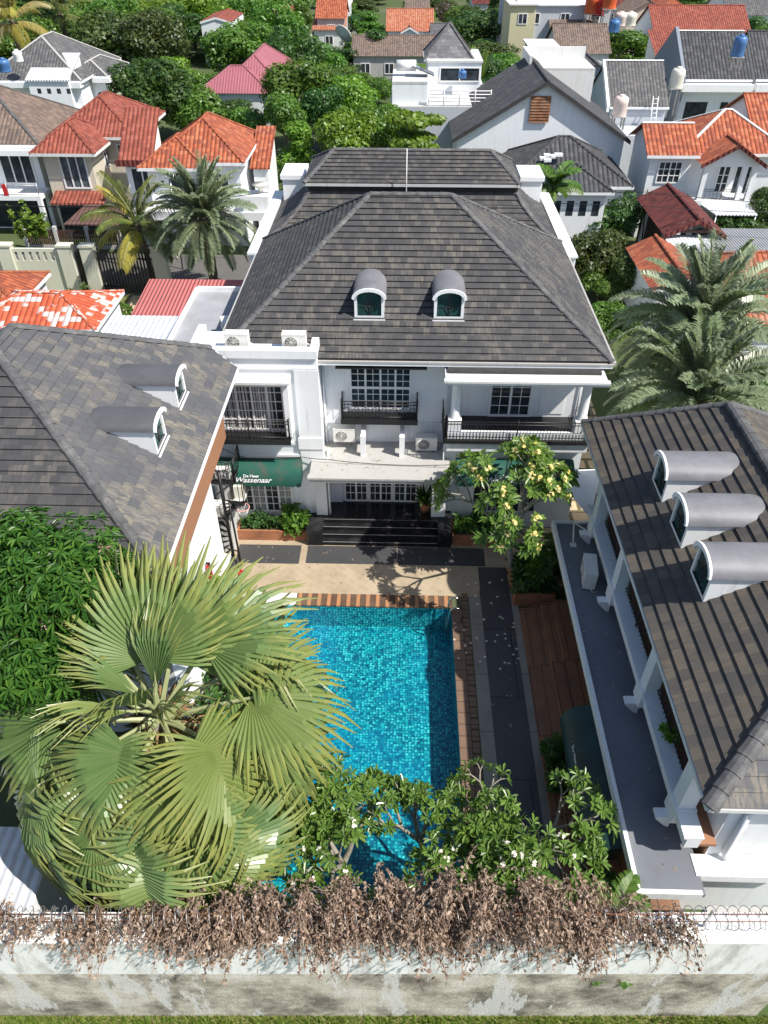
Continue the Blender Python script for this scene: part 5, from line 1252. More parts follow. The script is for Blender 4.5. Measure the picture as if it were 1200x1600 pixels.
# ------------------------------------------------------------------ the neighbourhood
def house(name, label, px, py, z=0, cat='house', group=None):
    p = at(px, py, z); return thing(name, label, cat, (p.x, p.y + 2, 0), 0, group)
FOOT = []
def block(root, x0, x1, y0, y1, z0, z1, roof='hip', k=.6, over=.5, wm='white_wall', rm='orange_tile', cap='same', fascia='white_trim', solid=True):
    if solid:
        b = MB(); b.box(x0, y0, z0, x1, y1, z1)
        if roof == 'gy':
            xm = (x0 + x1) / 2; zz = z1 + (x1 - x0) / 2 * k; b.prism([(x0, y0, z1), (x1, y0, z1), (xm, y0, zz)], (0, y1 - y0, 0))
        if roof == 'shed' and k > .15:
            b.prism([(x0, y0, z1), (x0, y1, z1), (x0, y1, z1 + (y1 - y0) * k)], (x1 - x0, 0, 0))
        if roof == 'gx':
            ym = (y0 + y1) / 2; zz = z1 + (y1 - y0) / 2 * k; b.prism([(x0, y0, z1), (x0, ym, zz), (x0, y1, z1)], (x1 - x0, 0, 0))
        b.build('wall', wm, root)
    FOOT.append((x0, x1, y0, y1, z1)); X0, X1, Y0, Y1 = x0 - over, x1 + over, y0 - over, y1 + over; ze = z1 - over * k + .06; t = .12
    b = MB(); caps = []
    c = [Vector((X0, Y0, ze)), Vector((X1, Y0, ze)), Vector((X1, Y1, ze)), Vector((X0, Y1, ze))]
    if roof == 'hip':
        hw = min(X1 - X0, Y1 - Y0) / 2; zr = ze + hw * k
        if X1 - X0 > Y1 - Y0: p, q = Vector((X0 + hw, Y0 + hw, zr)), Vector((X1 - hw, Y0 + hw, zr)); fs = [[c[0], c[1], q, p], [c[1], c[2], q], [c[2], c[3], p, q], [c[3], c[0], p]]
        else: p, q = Vector((X0 + hw, Y0 + hw, zr)), Vector((X0 + hw, Y1 - hw, zr)); fs = [[c[0], c[1], p], [c[1], c[2], q, p], [c[2], c[3], q], [c[3], c[0], p, q]]
        for f in fs:
            if len(f) == 4 and (f[2] - f[3]).length < 1e-4: f = f[:3]
            b.face(f)
        caps = [(p, q), (c[0], p), (c[3], p if X1 - X0 > Y1 - Y0 else q), (c[1], q if X1 - X0 > Y1 - Y0 else p), (c[2], q)]
    elif roof == 'gx':
        ym = (Y0 + Y1) / 2; zr = ze + (Y1 - Y0) / 2 * k; p, q = Vector((X0, ym, zr)), Vector((X1, ym, zr)); b.face([c[0], c[1], q, p]); b.face([c[2], c[3], p, q]); caps = [(p, q)]
        for x in (X0, X1):
            b.face([(x, Y0, ze), (x, ym, zr), (x, ym, zr - t), (x, Y0, ze - t)]); b.face([(x, ym, zr), (x, Y1, ze), (x, Y1, ze - t), (x, ym, zr - t)])
    elif roof == 'gy':
        xm = (X0 + X1) / 2; zr = ze + (X1 - X0) / 2 * k; p, q = Vector((xm, Y0, zr)), Vector((xm, Y1, zr)); b.face([c[1], c[2], q, p]); b.face([c[3], c[0], p, q]); caps = [(p, q)]
        for y in (Y0, Y1):
            b.face([(X0, y, ze), (xm, y, zr), (xm, y, zr - t), (X0, y, ze - t)]); b.face([(xm, y, zr), (X1, y, ze), (X1, y, ze - t), (xm, y, zr - t)])
    elif roof == 'shed': b.face([c[0], c[1], c[2] + Vector((0, 0, (Y1 - Y0) * k)), c[3] + Vector((0, 0, (Y1 - Y0) * k))]); b.face([c[0] - Vector((0, 0, t)), c[1] - Vector((0, 0, t)), c[1], c[0]])
    else: b.box(X0, Y0, z1 + .005, X1, Y1, z1 + .16)
    ro = b.build('roof', rm, root)
    if caps and cap:
        b = MB()
        for p, q in caps:
            if (Vector(p) - Vector(q)).length > .3: cap_line(b, p, q, .1, .5)
        b.build('ridge_cap', rm if cap == 'same' else cap, ro)
    if fascia and roof in ('hip', 'gx', 'gy'):
        b = MB()
        if roof != 'gy': b.box(X0, Y0 - .03, ze - .2, X1, Y0 - .004, ze - .01)
        if roof == 'gy':
            xm = (X0 + X1) / 2
            for s, x in ((1, X0), (-1, X1)): b.prism([(x, Y0 - .03, ze - .28), (x, Y0 - .03, ze - .02), (xm, Y0 - .03, zr - .02), (xm, Y0 - .03, zr - .28)], (0, .026, 0))
        else:
            for x in (X0 - .03, X1 + .004): b.box(x, Y0, ze - .2, x + .026, Y1, ze - .01) if roof == 'hip' else None
        b.build('fascia', fascia, ro)
    return ro
def eb(root, pl, pr, epy, z1, dep, roof='hip', k=.6, over=.5, wm='white_wall', rm='orange_tile', **kw):
    """a block whose front eave runs between two columns of the photo at a given row"""
    ze = z1 - over * k + .06 if roof != 'flat' else z1
    a, c = at(pl, epy, ze), at(pr, epy, ze); y = (a.y + c.y) / 2
    x0, x1, y0 = a.x + over, c.x - over, y + over; block(root, x0, x1, y0, y0 + dep, kw.pop('z0', 0), z1, roof, k, over, wm, rm, **kw); return x0, x1, y0, y0 + dep
def wf(root, x, y, z, w, h, c=1, r=1, g=2, **k): return window(root, T(x, y - .004, z), w, h, c, r, g, bar=.09, mun=.05, proud=.07, **k)
def wr(root, x, y, z, w, h, c=1, r=1, g=2, **k): return window(root, T(x + .004, y, z, R(90)), w, h, c, r, g, bar=.09, mun=.05, proud=.07, **k)
def wl_(root, x, y, z, w, h, c=1, r=1, g=2, **k): return window(root, T(x - .004, y, z, R(-90)), w, h, c, r, g, bar=.09, mun=.05, proud=.07, **k)
def dark(root, x0, x1, y, z0, z1, name='opening', arch=0.):
    b = MB(); n = 8
    pts = [(x0, y - .012, z0), (x1, y - .012, z0), (x1, y - .012, z1)] + [((x0 + x1) / 2 + (x1 - x0) / 2 * math.cos(math.pi * i / n), y - .012, z1 + arch * math.sin(math.pi * i / n)) for i in range(1, n)] + [(x0, y - .012, z1)]
    b.prism(pts, (0, .01, 0)); return b.build(name, 'pane_glass', root)

# --- left side of the street
h = house('house', 'white house with brown tiled hip roof and railed balcony, left edge of street', 0, 222, 6.6)
x0, x1, y0, y1 = eb(h, -140, 62, 226, 6.5, 9, 'hip', .6, .7, 'white_wall', 'brown_tile', cap='ridge_grey')
b = MB(); b.box(x0 - 1, y0 - 1.3, 5.55, x1 + .9, y0 - .002, 5.9); b.build('eave_band', 'white_trim', h)
wf(h, x1 - 1.7, y0, 3.3, 2.4, 2.2, 1, 1, 3); b = MB(); b.box(x0, y0 - 2.2, 2.75, x1 + .4, y0 - .002, 3.05); b.box(x1 + .1, y0 - 2.2, .0, x1 + .4, y0 - 1.9, 2.75); b.build('balcony', 'white_trim', h)
railing(h, 'balcony_rail', [(x0 + 4, y0 - 2.15), (x1 + .35, y0 - 2.15)], 3.05, 3.9, False, .25, 'galvanised')
dark(h, x1 - 4.5, x1 - .3, y0, .1, 2.5, 'carport_opening')
b = MB(); b.box(x1 - 2.2, y0 - 2.19, 3.1, x1 - 1.9, y0 - 2.0, 3.85); b.build('hanging_cloth', 'red_paint', h)
h = house('house', 'beige house with dull red tiled hip roofs and tall triple window on the left street', 95, 245, 6.3)
x0, x1, y0, y1 = eb(h, 45, 148, 240, 6.35, 4.6, 'hip', .68, .6, 'cream_wall', 'red_tile', fascia='weathered_white')
X0_, X1_, Y0_, Y1_ = eb(h, 72, 214, 214, 6.6, 7, 'hip', .62, .6, 'cream_wall', 'red_tile', fascia='weathered_white')
wf(h, (x0 + x1) / 2 + .35, y0, 3.5, 1.9, 2.4, 1, 1, 3, gmat='grey_glass'); wr(h, x1, y0 + 3, 4.2, 1.0, 1.2); wf(h, X1_ - .9, Y0_, 4.4, .7, 1.3, 1, 1, 1)
block(h, x0 + .5, x1 + .5, y0 - 1.1, y0 - .01, 2.6, 2.9, 'shed', .35, .25, 'cream_wall', 'red_tile', solid=False)
dark(h, x0 + .2, x1 - .2, y0, .2, 2.3, 'doorway')
t = house('carport', 'brown metal carport roof on posts in front of the beige house', 140, 350, 2.8, 'carport')
a, c = at(100, 352, 2.8), at(186, 352, 2.8); b = MB(); b.prism([(a.x, a.y, 2.8), (c.x, a.y, 2.8), (c.x, a.y + 2.8, 3.2), (a.x + .6, a.y + 2.8, 3.2)], (0, 0, .08)); b.build('roof_sheet', 'metal_brown', t)
for x in (a.x + .2, c.x - .2): b = MB(); b.box(x - .06, a.y + .1, 0, x + .06, a.y + .22, 2.8); b.build('post', 'dark_board', t)
t = house('slat_fence', 'dark brown slatted fence along the kerb before the beige house', 110, 388, 0, 'fence')
a, c = at(45, 388, 0), at(192, 388, 0)
b = MB(); n = 44
for i in range(n): x = a.x + (c.x - a.x) * i / n; b.box(x, a.y, .25, x + (c.x - a.x) / n * .66, a.y + .05, 1.35)
b.build('slats', 'dark_wood', t); b = MB(); b.box(a.x, a.y - .05, 0, c.x, a.y + .12, .28); b.build('plinth', 'concrete', t)
for i in range(4): x = a.x + (c.x - a.x) * i / 3; b = MB(); b.box(x - .12, a.y - .09, 0, x + .12, a.y + .16, 1.6); b.build('post', 'pale_concrete', t)
h = house('house', 'white house with bright orange hip roofs and arched balcony behind the left palms', 300, 262, 6)
x0, x1, y0, y1 = eb(h, 213, 322, 263, 5.9, 4.5, 'hip', .62, .5, 'white_wall', 'orange_tile')
xa, xb, ya, yb = eb(h, 236, 382, 254, 6.15, 7.0, 'hip', .66, .5, 'white_wall', 'orange_tile')
eb(h, 390, 422, 262, 4.9, 4, 'shed', .4, .2, 'white_wall', 'orange_tile')
xe, xf, ye, yf = eb(h, 184, 240, 250, 6.1, 3, 'shed', .7, .3, 'white_wall', 'red_tile'); b = MB(); b.box(xe - .5, ye - .45, 5.55, xf + .1, ye - .31, 5.95); b.build('eave_band', 'maroon_tile', h)
wf(h, xe + 1.1, ye, 3.5, 1.6, 1.9, 1, 1, 2); dark(h, x0 + 1.4, x1 - .9, y0, 3.3, 4.7, 'arched_opening', .5); dark(h, xb - 2.6, xb - .9, ya, 3.3, 4.6, 'arched_opening', .45)
b = MB(); b.box(x0 - 1.3, y0 - 2.0, 2.7, xb + 3, y0 - .002, 2.95); b.box(x0 - 1.3, y0 - 2.0, 2.95, xb + 3, y0 - 1.85, 3.25); b.box(xb + .4, y0 - 1.6, 2.95, xb + 2.2, y0 - .2, 4.2); b.build('terrace', 'white_trim', h)
b = MB(); b.lathe([(.0, 4.9), (.1, 4.9), (.2, 5.1), (.55, 5.35), (.57, 5.38), (0, 5.2)], (xb + 1.6, y0 - .8, -.6), 16); b.build('satellite_dish', 'cream_plastic', h)
h = house('house', 'grey roofed white house with arched side porch behind the brown roof, far left', 70, 130, 7)
x0, x1, y0, y1 = eb(h, -30, 128, 126, 7.1, 11, 'hip', .62, .5, 'white_wall', 'grey_tile', cap='concrete'); x2, x3, y2, y3 = eb(h, 100, 168, 119, 6.9, 6, 'hip', .5, .5, 'white_wall', 'grey_tile', cap='concrete')
b = MB(); b.box(x0 - .5, y0 - .8, 6.3, x1 + .4, y0 - .01, 6.75); b.box(x1 + .4, y2 - .7, 6.2, x3 + .7, y2 - .01, 6.6); b.build('eave_band', 'white_trim', h)
dark(h, x3 - 2.2, x3 - 1.4, y2, 3.6, 5, 'arched_opening', .4); dark(h, x3 - 1.0, x3 - .3, y2, 3.6, 5, 'arched_opening', .3)
h = house('stair_tower', 'plain white box tower with four small square windows at left', 75, 128, 8, 'building')
x0, x1, y0, y1 = eb(h, 38, 108, 125, 7.0, 4, 'shed', .35, .15, 'white_wall', 'metal_white')
for i in range(4): dark(h, x0 + .7 + i * .9, x0 + 1.05 + i * .9, y0, 5.9, 6.3, 'small_window')
h = house('barn', 'low building under a wide maroon pink metal roof among the trees', 370, 145, 4, 'building')
eb(h, 340, 446, 140, 4.0, 14, 'hip', .75, .3, 'white_wall', 'metal_maroon', fascia=None); eb(h, 306, 425, 146, 3.9, 6, 'hip', .62, .3, 'white_wall', 'metal_maroon', fascia=None)
h = house('building', 'narrow pale blue white building half hidden by a tree, upper left', 335, 60, 5, 'building'); eb(h, 312, 362, 34, 5.6, 10, 'gy', .25, .1, 'white_wall', 'red_tile')
# pale gate wall and gates
t = thing('gate_wall', 'pale olive cream garden wall with slotted top and square pillars by the left street', 'wall', (-22, 45, 0)); Yw = 45.2
def xw(px, py=430): return aty(px, py, Yw).x
for a, c in ((-60, 22), (30, 118)):
    b = MB(); xa, xc = xw(a), xw(c); b.box(xa, Yw, 0, xc, Yw + .18, 2.2); b.box(xa, Yw, 2.75, xc, Yw + .18, 2.95)
    n = int((xc - xa) / .42)
    for i in range(n + 1): x = xa + (xc - xa) * i / n; b.box(max(xa, x - .13), Yw + .001, 2.2, min(xc, x + .13), Yw + .179, 2.75)
    b.build('panel', 'gate_wall_paint', t)
for px in (20, 112, 146, 254):
    b = MB(); x = xw(px); b.box(x - .42, Yw - .15, 0, x + .42, Yw + .4, 3.1); b.box(x - .48, Yw - .2, 3.1, x + .48, Yw + .45, 3.22); b.build('pillar', 'gate_wall_paint', t)
for k, (a, c, lb) in enumerate(((124, 137, 'narrow black slatted gate between two pale pillars'), (157, 245, 'wide dark slatted gate right of the pale pillars, behind the coconut palm'))):
    g = thing('gate', lb, 'gate', (xw((a + c) / 2), Yw + .1, 0)); xa, xc = xw(a), xw(c); b = MB(); n = max(5, int((xc - xa) / .2))
    for i in range(n): x = xa + (xc - xa) * (i + .2) / n; b.box(x, Yw + .08, .12, x + .11, Yw + .12, 2.75)
    b.build('slats', 'black_iron', g); b = MB(); b.box(xa, Yw + .05, .5, xc, Yw + .079, .6); b.box(xa, Yw + .05, 2.3, xc, Yw + .079, 2.4); b.build('frame', 'black_iron', g)
def road(name, x0, y0, x1, y1, z, mat): b = MB(); b.face([(x0, y0, z), (x1, y0, z), (x1, y1, z), (x0, y1, z)]); structure(b, name, mat)
road('street', -60, 46.2, -6.9, 52.2, -.004, 'asphalt'); road('lawn', -32, 38, -17.5, 44.9, -.004, 'lawn'); road('footpath', -17.5, 38, -13.5, 45.1, -.006, 'sand_path')
a = at(505, 225, 0); road('street', a.x - 2.2, a.y - 12, a.x + 2.2, a.y + 90, .0, 'asphalt')
road('street', 8, 46.5, 60, 50.5, -.003, 'asphalt')
# small roofs left of the villa
h = house('outhouse', 'small outhouse roofed in orange tiles patched with white ones, left foreground', 70, 500, 3, 'outhouse'); eb(h, -60, 150, 514, 3.1, 4.2, 'hip', .38, .3, 'white_wall', 'orange_tile_white'); 
h = house('outhouse', 'orange tiled roof corner at the left edge above the patched roof', 20, 470, 3, 'outhouse'); eb(h, -90, 28, 478, 3.3, 4, 'hip', .4, .3, 'white_wall', 'orange_tile')
h = thing('annex', 'low annex with white corrugated roof between left pool house and villa', 'building', (-11.5, 31, 0)); block(h, -14.2, -9.65, 27.4, 33.4, 0, 3.9, 'shed', .03, .05, 'white_wall', 'metal_white'); 
h = thing('annex', 'low annex with faded red corrugated roof beside the villa', 'building', (-10.5, 35, 0)); block(h, -13.4, -7.3, 33.65, 37.6, 0, 3.8, 'shed', .09, .1, 'white_wall', 'metal_red')
b = MB(); b.box(-9.6, 24.62, 5.605, -7.0, 33, 5.64); b.build('flat_roof', 'grey_membrane', H1)
b = MB(); b.box(-9.7, 24.62, 5.6, -9.6, 33, 5.85); b.box(-9.7, 32.9, 5.6, -7.05, 33.05, 5.85); b.build('flat_roof_kerb', 'white_trim', H1)
t = thing('garden_stair_rail', 'white curved balustrade with black bars beside the red corrugated annex', 'railing', (-13, 38.5, 0))
b = MB(); b.prism([(-13.9, 38.2, 0), (-12.3, 39.8, 0), (-12.3, 39.8, 2.2), (-13.9, 38.2, .9)], (.14, -.1, 0)); b.tube([(-12.0, 39.6, 2.9), (-12.0, 39.6, 1.6), (-11.7, 39.5, 1.35), (-11.4, 39.5, 1.6), (-11.3, 39.5, 2.0)], .14, 8); b.build('balustrade', 'white_trim', t)
b = MB()
for i in range(8): b.tube([(-14.1 + .2 * i, 38.0 + .2 * i, .2 + .16 * i), (-14.1 + .2 * i, 38.0 + .2 * i, 1.1 + .16 * i)], .03, 5)
b.build('bars', 'black_iron', t)
shrub('bright leafy hedge in front of the slatted gate, left of the red annex', -18, 38.8, -14.4, 41.8, 0, 1.6, 420, 'leaf_mid', .3, 31, 'hedge')
shrub('dense green hedge beneath the left date palm', -12.2, 41.6, -8.6, 43.2, 0, 1.5, 300, 'leaf_mid', .26, 32, 'hedge')
shrub('small scraggly shrub on the lawn before the pale garden wall', -20.6, 43.2, -19.2, 44.4, 0, 1.3, 60, 'leaf_olive', .25, 33)
shrub('leafy climbing branches beside the brown carport of the beige house', -27.4, 51.5, -25.2, 52.4, 1.2, 4.0, 120, 'leaf_lime', .3, 34)

# --- right side
h = house('house', 'large white gabled house with dark grey roof and rusty vent facing the villa', 845, 300, 0)
yg = 61.; gx0, gx1, gap = aty(706, 226, yg), aty(986, 222, yg), aty(846, 128, yg); kk = (gap.z - gx1.z) / ((gx1.x - gx0.x) / 2)
block(h, gx0.x + .4, gx1.x - .4, yg + .5, yg + 11, 0, gx1.z + .4 * kk, 'gy', kk, .4, 'white_wall', 'dark_tile', fascia='dark_board')
g0, g1 = aty(827, 193, yg), aty(863, 152, yg); b = MB()
for i in range(9): z = g0.z + (g1.z - g0.z) * i / 9; b.prism([(g0.x, yg + .3, z), (g0.x, yg + .36, z + .2), (g0.x, yg + .42, z + .2), (g0.x, yg + .42, z)], (g1.x - g0.x, 0, 0))
b.build('louvre_vent', 'rust', h)
h = house('house', 'tall blank white block standing behind the rusty vented gable', 880, 165, 9); p, q = aty(826, 110, 69), aty(930, 110, 69); block(h, p.x, q.x, 69, 74, 0, p.z, 'flat', 0, 0, 'weathered_white', 'pale_concrete')
b = MB(); b.box(p.x, 69, p.z + .16, p.x + .2, 74, p.z + 1.0); b.box(p.x + .2, 73.8, p.z + .16, q.x, 74, p.z + 1.0); b.build('parapet', 'weathered_white', h)
h = house('house', 'low house with dark grey wavy tile hip roof just behind the villa, right side', 890, 290, 4.5)
eb(h, 788, 990, 291, 4.5, 7.2, 'hip', .55, .5, 'white_wall', 'dark_tile'); x0, x1, y0, y1 = eb(h, 838, 960, 300, 4.45, 4, 'hip', .5, .4, 'white_wall', 'dark_tile')
for i in range(4): dark(h, x0 + 1 + i * .9, x0 + 1.5 + i * .9, y0, 2.6, 3.6, 'small_window')
rgx = random.Random(3)
for i in range(5): b = MB(); p = at(858 + rgx.uniform(-14, 14), 243 + rgx.uniform(-8, 8), 5.9); b.box(p.x, p.y, p.z - .1, p.x + rgx.uniform(.3, .7), p.y + .5, p.z + .05); b.build('roof_patch', 'white_trim', h)
h = house('house', 'white house with bright orange roofs and gabled arched balcony, right edge', 1110, 250, 5.5)
x0, x1, y0, y1 = eb(h, 1012, 1095, 243, 6.0, 5, 'gx', .5, .4, 'white_wall', 'orange_tile', cap='weathered_white'); wf(h, x0 + 1.5, y0, 3.9, 1.7, 1.5, 2, 3, 2)
xa, xb, ya, yb = eb(h, 1064, 1240, 240, 6.0, 6.5, 'hip', .55, .5, 'white_wall', 'orange_tile', cap='weathered_white')
eb(h, 1180, 1290, 218, 6.2, 8, 'gx', .5, .4, 'white_wall', 'orange_tile')
yp = ya - 2.2; pa, pb = aty(1096, 258, yp), aty(1200, 258, yp); block(h, pa.x + .4, pb.x - .4, yp + .4, ya - .002, pa.z - .2, pa.z + .2, 'gy', .58, .4, 'white_wall', 'orange_tile', fascia='maroon_tile')
for x in (pa.x + .45, (pa.x + pb.x) / 2 + .9, pb.x - .7): b = MB(); b.box(x, yp + .45, 0, x + .32, yp + .77, pa.z - .202); b.build('balcony_column', 'white_trim', h)
b = MB(); b.box(pa.x + .3, yp + .35, 2.75, pb.x - .3, ya - .002, 2.95); b.box(pa.x + .3, yp + .35, 1.9, pb.x - .3, yp + .4, 2.75); b.build('balcony', 'white_trim', h)
railing(h, 'balcony_rail', [(pa.x + .7, yp + .5), (pb.x - .7, yp + .5)], 2.95, 3.7, False, .3, 'black_iron')
wf(h, (pa.x + pb.x) / 2 + .3, ya, 2.97, .9, 1.9, 1, 3, 2); dark(h, pb.x - 1.1, pb.x - .1, ya, 2.97, 4.9, 'doorway')
px_, py_, pz_ = (pa.x + pb.x) / 2 - .9, ya - 1.0, 2.95
t = house('canopy', 'white sloping canopy sheet below the gabled balcony at right', 1140, 335, 2.6, 'canopy'); a, c = at(1118, 337, 2.5), at(1178, 332, 2.5); b = MB(); b.prism([(a.x, a.y, 2.5), (c.x, a.y, 2.5), (c.x, a.y + 3.5, 2.75), (a.x - 1, a.y + 3.5, 2.75)], (0, 0, .07)); b.build('sheet', 'metal_white', t)
for x in (a.x + .1, c.x - .1): b = MB(); b.tube([(x, a.y + .1, 0), (x, a.y + .1, 2.5)], .05, 6); b.build('post', 'white_trim', t)
h = house('carport', 'open carport under a dark maroon tiled gable roof on white posts', 1085, 365, 3.2, 'carport')
yc = 47.2; a, c = aty(1038, 364, yc), aty(1137, 366, yc); zc_ = a.z; block(h, a.x + .4, c.x - .4, yc + .4, yc + 7, zc_, zc_, 'gy', .5, .4, 'dark_wood', 'maroon_tile', fascia='maroon_tile', solid=False)
for x in (a.x + .6, c.x - .8):
    for y in (yc + .6, yc + 6.6): b = MB(); b.box(x, y, 0, x + .28, y + .28, zc_); b.build('post', 'white_trim', h)
b = MB(); b.box(a.x + .3, yc + .35, zc_ - .1, c.x - .3, yc + .47, zc_ + .06); xm = (a.x + c.x) / 2
for s in (-1, -.5, 0, .5, 1): b.tube([(xm + s * 1.3, yc + .41, zc_), (xm + s * .75, yc + .41, zc_ + 1.05 - abs(s) * .45)], .05, 5)
b.build('truss', 'dark_wood', h); b = MB(); b.box(a.x + .5, yc + 6.9, 0, c.x - .5, yc + 7, zc_ - .02); b.build('back_wall', 'dark_board', h)
h = house('outhouse', 'small bright orange gabled roof left of the grey corrugated sheets, behind the right palms', 1040, 430, 3, 'outhouse'); p, q = at(1000, 425, 3.0), at(1092, 440, 3.0); block(h, p.x + .3, q.x, p.y - 2.5, p.y + 3.5, 0, 3.1, 'gy', .5, .3, 'white_wall', 'orange_tile')
h = house('outhouse', 'pale orange tiled hip roof at the right edge behind the date palms', 1180, 500, 3, 'outhouse'); eb(h, 1150, 1330, 512, 3.0, 5, 'hip', .5, .3, 'white_wall', 'orange_tile_pale'); eb(h, 1126, 1330, 452, 3.4, 4.4, 'hip', .45, .3, 'white_wall', 'orange_tile')
h = house('lean_to', 'light grey corrugated lean to roof between the two orange outhouse roofs', 1100, 410, 3, 'shed'); p, q = at(1070, 424, 2.9), at(1150, 424, 2.9); block(h, p.x, q.x, p.y, p.y + 5, 0, 2.9, 'shed', .06, .05, 'concrete', 'metal_white')
h = house('lean_to', 'flat dark grey metal roof at the right edge above the orange tiles', 1160, 400, 3, 'shed'); p, q = at(1128, 406, 3.0), at(1260, 406, 3.0); block(h, p.x, q.x, p.y, p.y + 5, 0, 3.0, 'flat', 0, .05, 'concrete', 'metal_grey')
h = house('house', 'grey slate gabled house with white edged roof left of the blue tank', 1000, 170, 5); x0, x1, y0, y1 = eb(h, 953, 1046, 167, 5.2, 9, 'gx', .62, .2, 'pale_grey_wall', 'grey_tile', cap='white_trim')
b = MB(); ym = (y0 + y1) / 2; b.prism([(x0 - .2, y0 - .2, 5.25), (x0 - .2, ym, 5.35 + (ym - y0) * .62), (x0 - .2, ym, 4.9 + (ym - y0) * .62), (x0 - .2, y0 - .2, 4.7)], (-.25, 0, 0)); b.build('gable_edge', 'white_trim', h)
b = MB(); b.box(x0 - .2, y0 - 4, 0, x1 + 2, y0 - .21, 3.6); b.build('front_block', 'pale_grey_wall', h)
t = thing('ladder', 'thin white ladder leaning on the grey house front', 'ladder', (x1 - 1.2, y0 - 1, 3.6))
for dx in (0, .45): b = MB(); b.tube([(x1 - 1.6 + dx, y0 - 1.6, 3.6), (x1 - 1.5 + dx, y0 - .35, 6.0)], .045, 5); b.build('rail', 'white_paint', t)
for i in range(7): f = (i + .5) / 7; b = MB(); b.tube([(x1 - 1.6 + .1 * f, y0 - 1.6 + 1.25 * f, 3.6 + 2.4 * f), (x1 - 1.15 + .1 * f, y0 - 1.6 + 1.25 * f, 3.6 + 2.4 * f)], .03, 5); b.build('rung', 'white_paint', t)
h = house('townhouse', 'grey roofed white townhouse with tall black front window, right of the cream tank', 1110, 130, 6.5); x0, x1, y0, y1 = eb(h, 1070, 1176, 124, 6.6, 10, 'gx', .62, .2, 'white_wall', 'dark_tile', cap='weathered_white')
b = MB(); ym = (y0 + y1) / 2; b.prism([(x0 - .2, y0 - .6, 0), (x0 - .2, y0 - .6, 6.8), (x0 - .2, ym, 7.0 + (ym - y0) * .62), (x0 - .2, y1, 6.8), (x0 - .2, y1, 0)], (-.3, 0, 0)); b.build('party_wall', 'blue_grey_wall', h)
b = MB(); b.box(x0 - .5, y0 - .9, 5.6, x1 + .2, y0 - .002, 6.2); b.build('eave_band', 'white_trim', h); dark(h, x0 + .5, x0 + 2.6, y0, .5, 4.6, 'tall_window'); wf(h, x1 - 1.4, y0, 2.6, 1.7, 2.1, 1, 1, 2); b = MB(); b.box(x1 - 2.4, y0 - .7, 1.5, x1 - .3, y0 - .002, 2.5); b.build('balcony', 'white_trim', h)
h = house('townhouse', 'grey roofed townhouse with stone front at the right edge beside the blue tank', 1195, 130, 6.5); x0, x1, y0, y1 = eb(h, 1182, 1300, 124, 6.6, 10, 'gx', .62, .2, 'pale_grey_wall', 'dark_tile')
b = MB(); b.box(x0 - .2, y0 - .9, 5.6, x1 + .2, y0 - .002, 6.2); b.build('eave_band', 'white_trim', h); wf(h, x0 + 2.2, y0, 1.8, 2.4, 3.0, 2, 3, 2)
# terrace building behind the villa
h = house('terrace_building', 'pale flat roofed building with railed roof terrace and grey shingle pyramid', 690, 165, 6, 'building'); yt = 67.
p, q = aty(610, 166, yt), aty(768, 166, yt); zt = p.z; block(h, p.x, q.x, yt, yt + 14, 0, zt - .16, 'flat', 0, 0, 'pale_grey_wall', 'pale_concrete'); p2, q2 = aty(613, 131, yt + .5), aty(668, 131, yt + .5); block(h, p2.x, q2.x, yt + .5, yt + 6, zt + .006, p2.z, 'flat', 0, .02, 'white_wall', 'pale_concrete')
b = MB()
for z in (.35, .6, .85, 1.1): b.tube([(q2.x + .1, yt + .15, zt + z), (q.x - .1, yt + .15, zt + z)], .035, 5)
for i in range(5): x = q2.x + .1 + (q.x - q2.x - .2) * i / 4; b.tube([(x, yt + .15, zt), (x, yt + .15, zt + 1.2)], .045, 5)
b.build('terrace_rail', 'white_paint', h)
p3, q3 = aty(684, 140, yt + 5), aty(750, 140, yt + 5); block(h, q2.x + .1, q3.x, yt + 5, yt + 11, zt + .006, zt + 2.3, 'flat', 0, .1, 'white_wall', 'pale_concrete'); wf(h, (p3.x + q3.x) / 2, yt + 5, zt + .9, q3.x - p3.x - .2, 1.1, 1, 1, 2)
p4, q4 = aty(662, 128, yt + 6), aty(738, 128, yt + 6); block(h, p4.x + .3, q4.x - .3, yt + 6.3, yt + 10.2, zt + 2.5, zt + 2.7, 'hip', 1.15, .3, 'white_wall', 'shingle', cap='ridge_grey')
t = thing('solar_heater', 'solar water heater with white drum on the terrace building roof', 'solar heater', (p2.x + 1.5, yt + 3, p2.z + .18)); b = MB(); b.M = Matrix.Translation((p2.x + 1.1, yt + 3, p2.z + .9)) @ Matrix.Rotation(R(90), 4, 'Y'); b.lathe([(0, -.8), (.4, -.8), (.4, .8), (0, .8)], n=14); b.build('drum', 'white_paint', t)
b = MB(); b.prism([(p2.x + 1.6, yt + 2.2, p2.z + .9), (p2.x + 3.4, yt + 2.2, p2.z + .25), (p2.x + 3.4, yt + 3.6, p2.z + .25), (p2.x + 1.6, yt + 3.6, p2.z + .9)], (0, 0, .08)); b.build('panel', 'grey_glass', t)
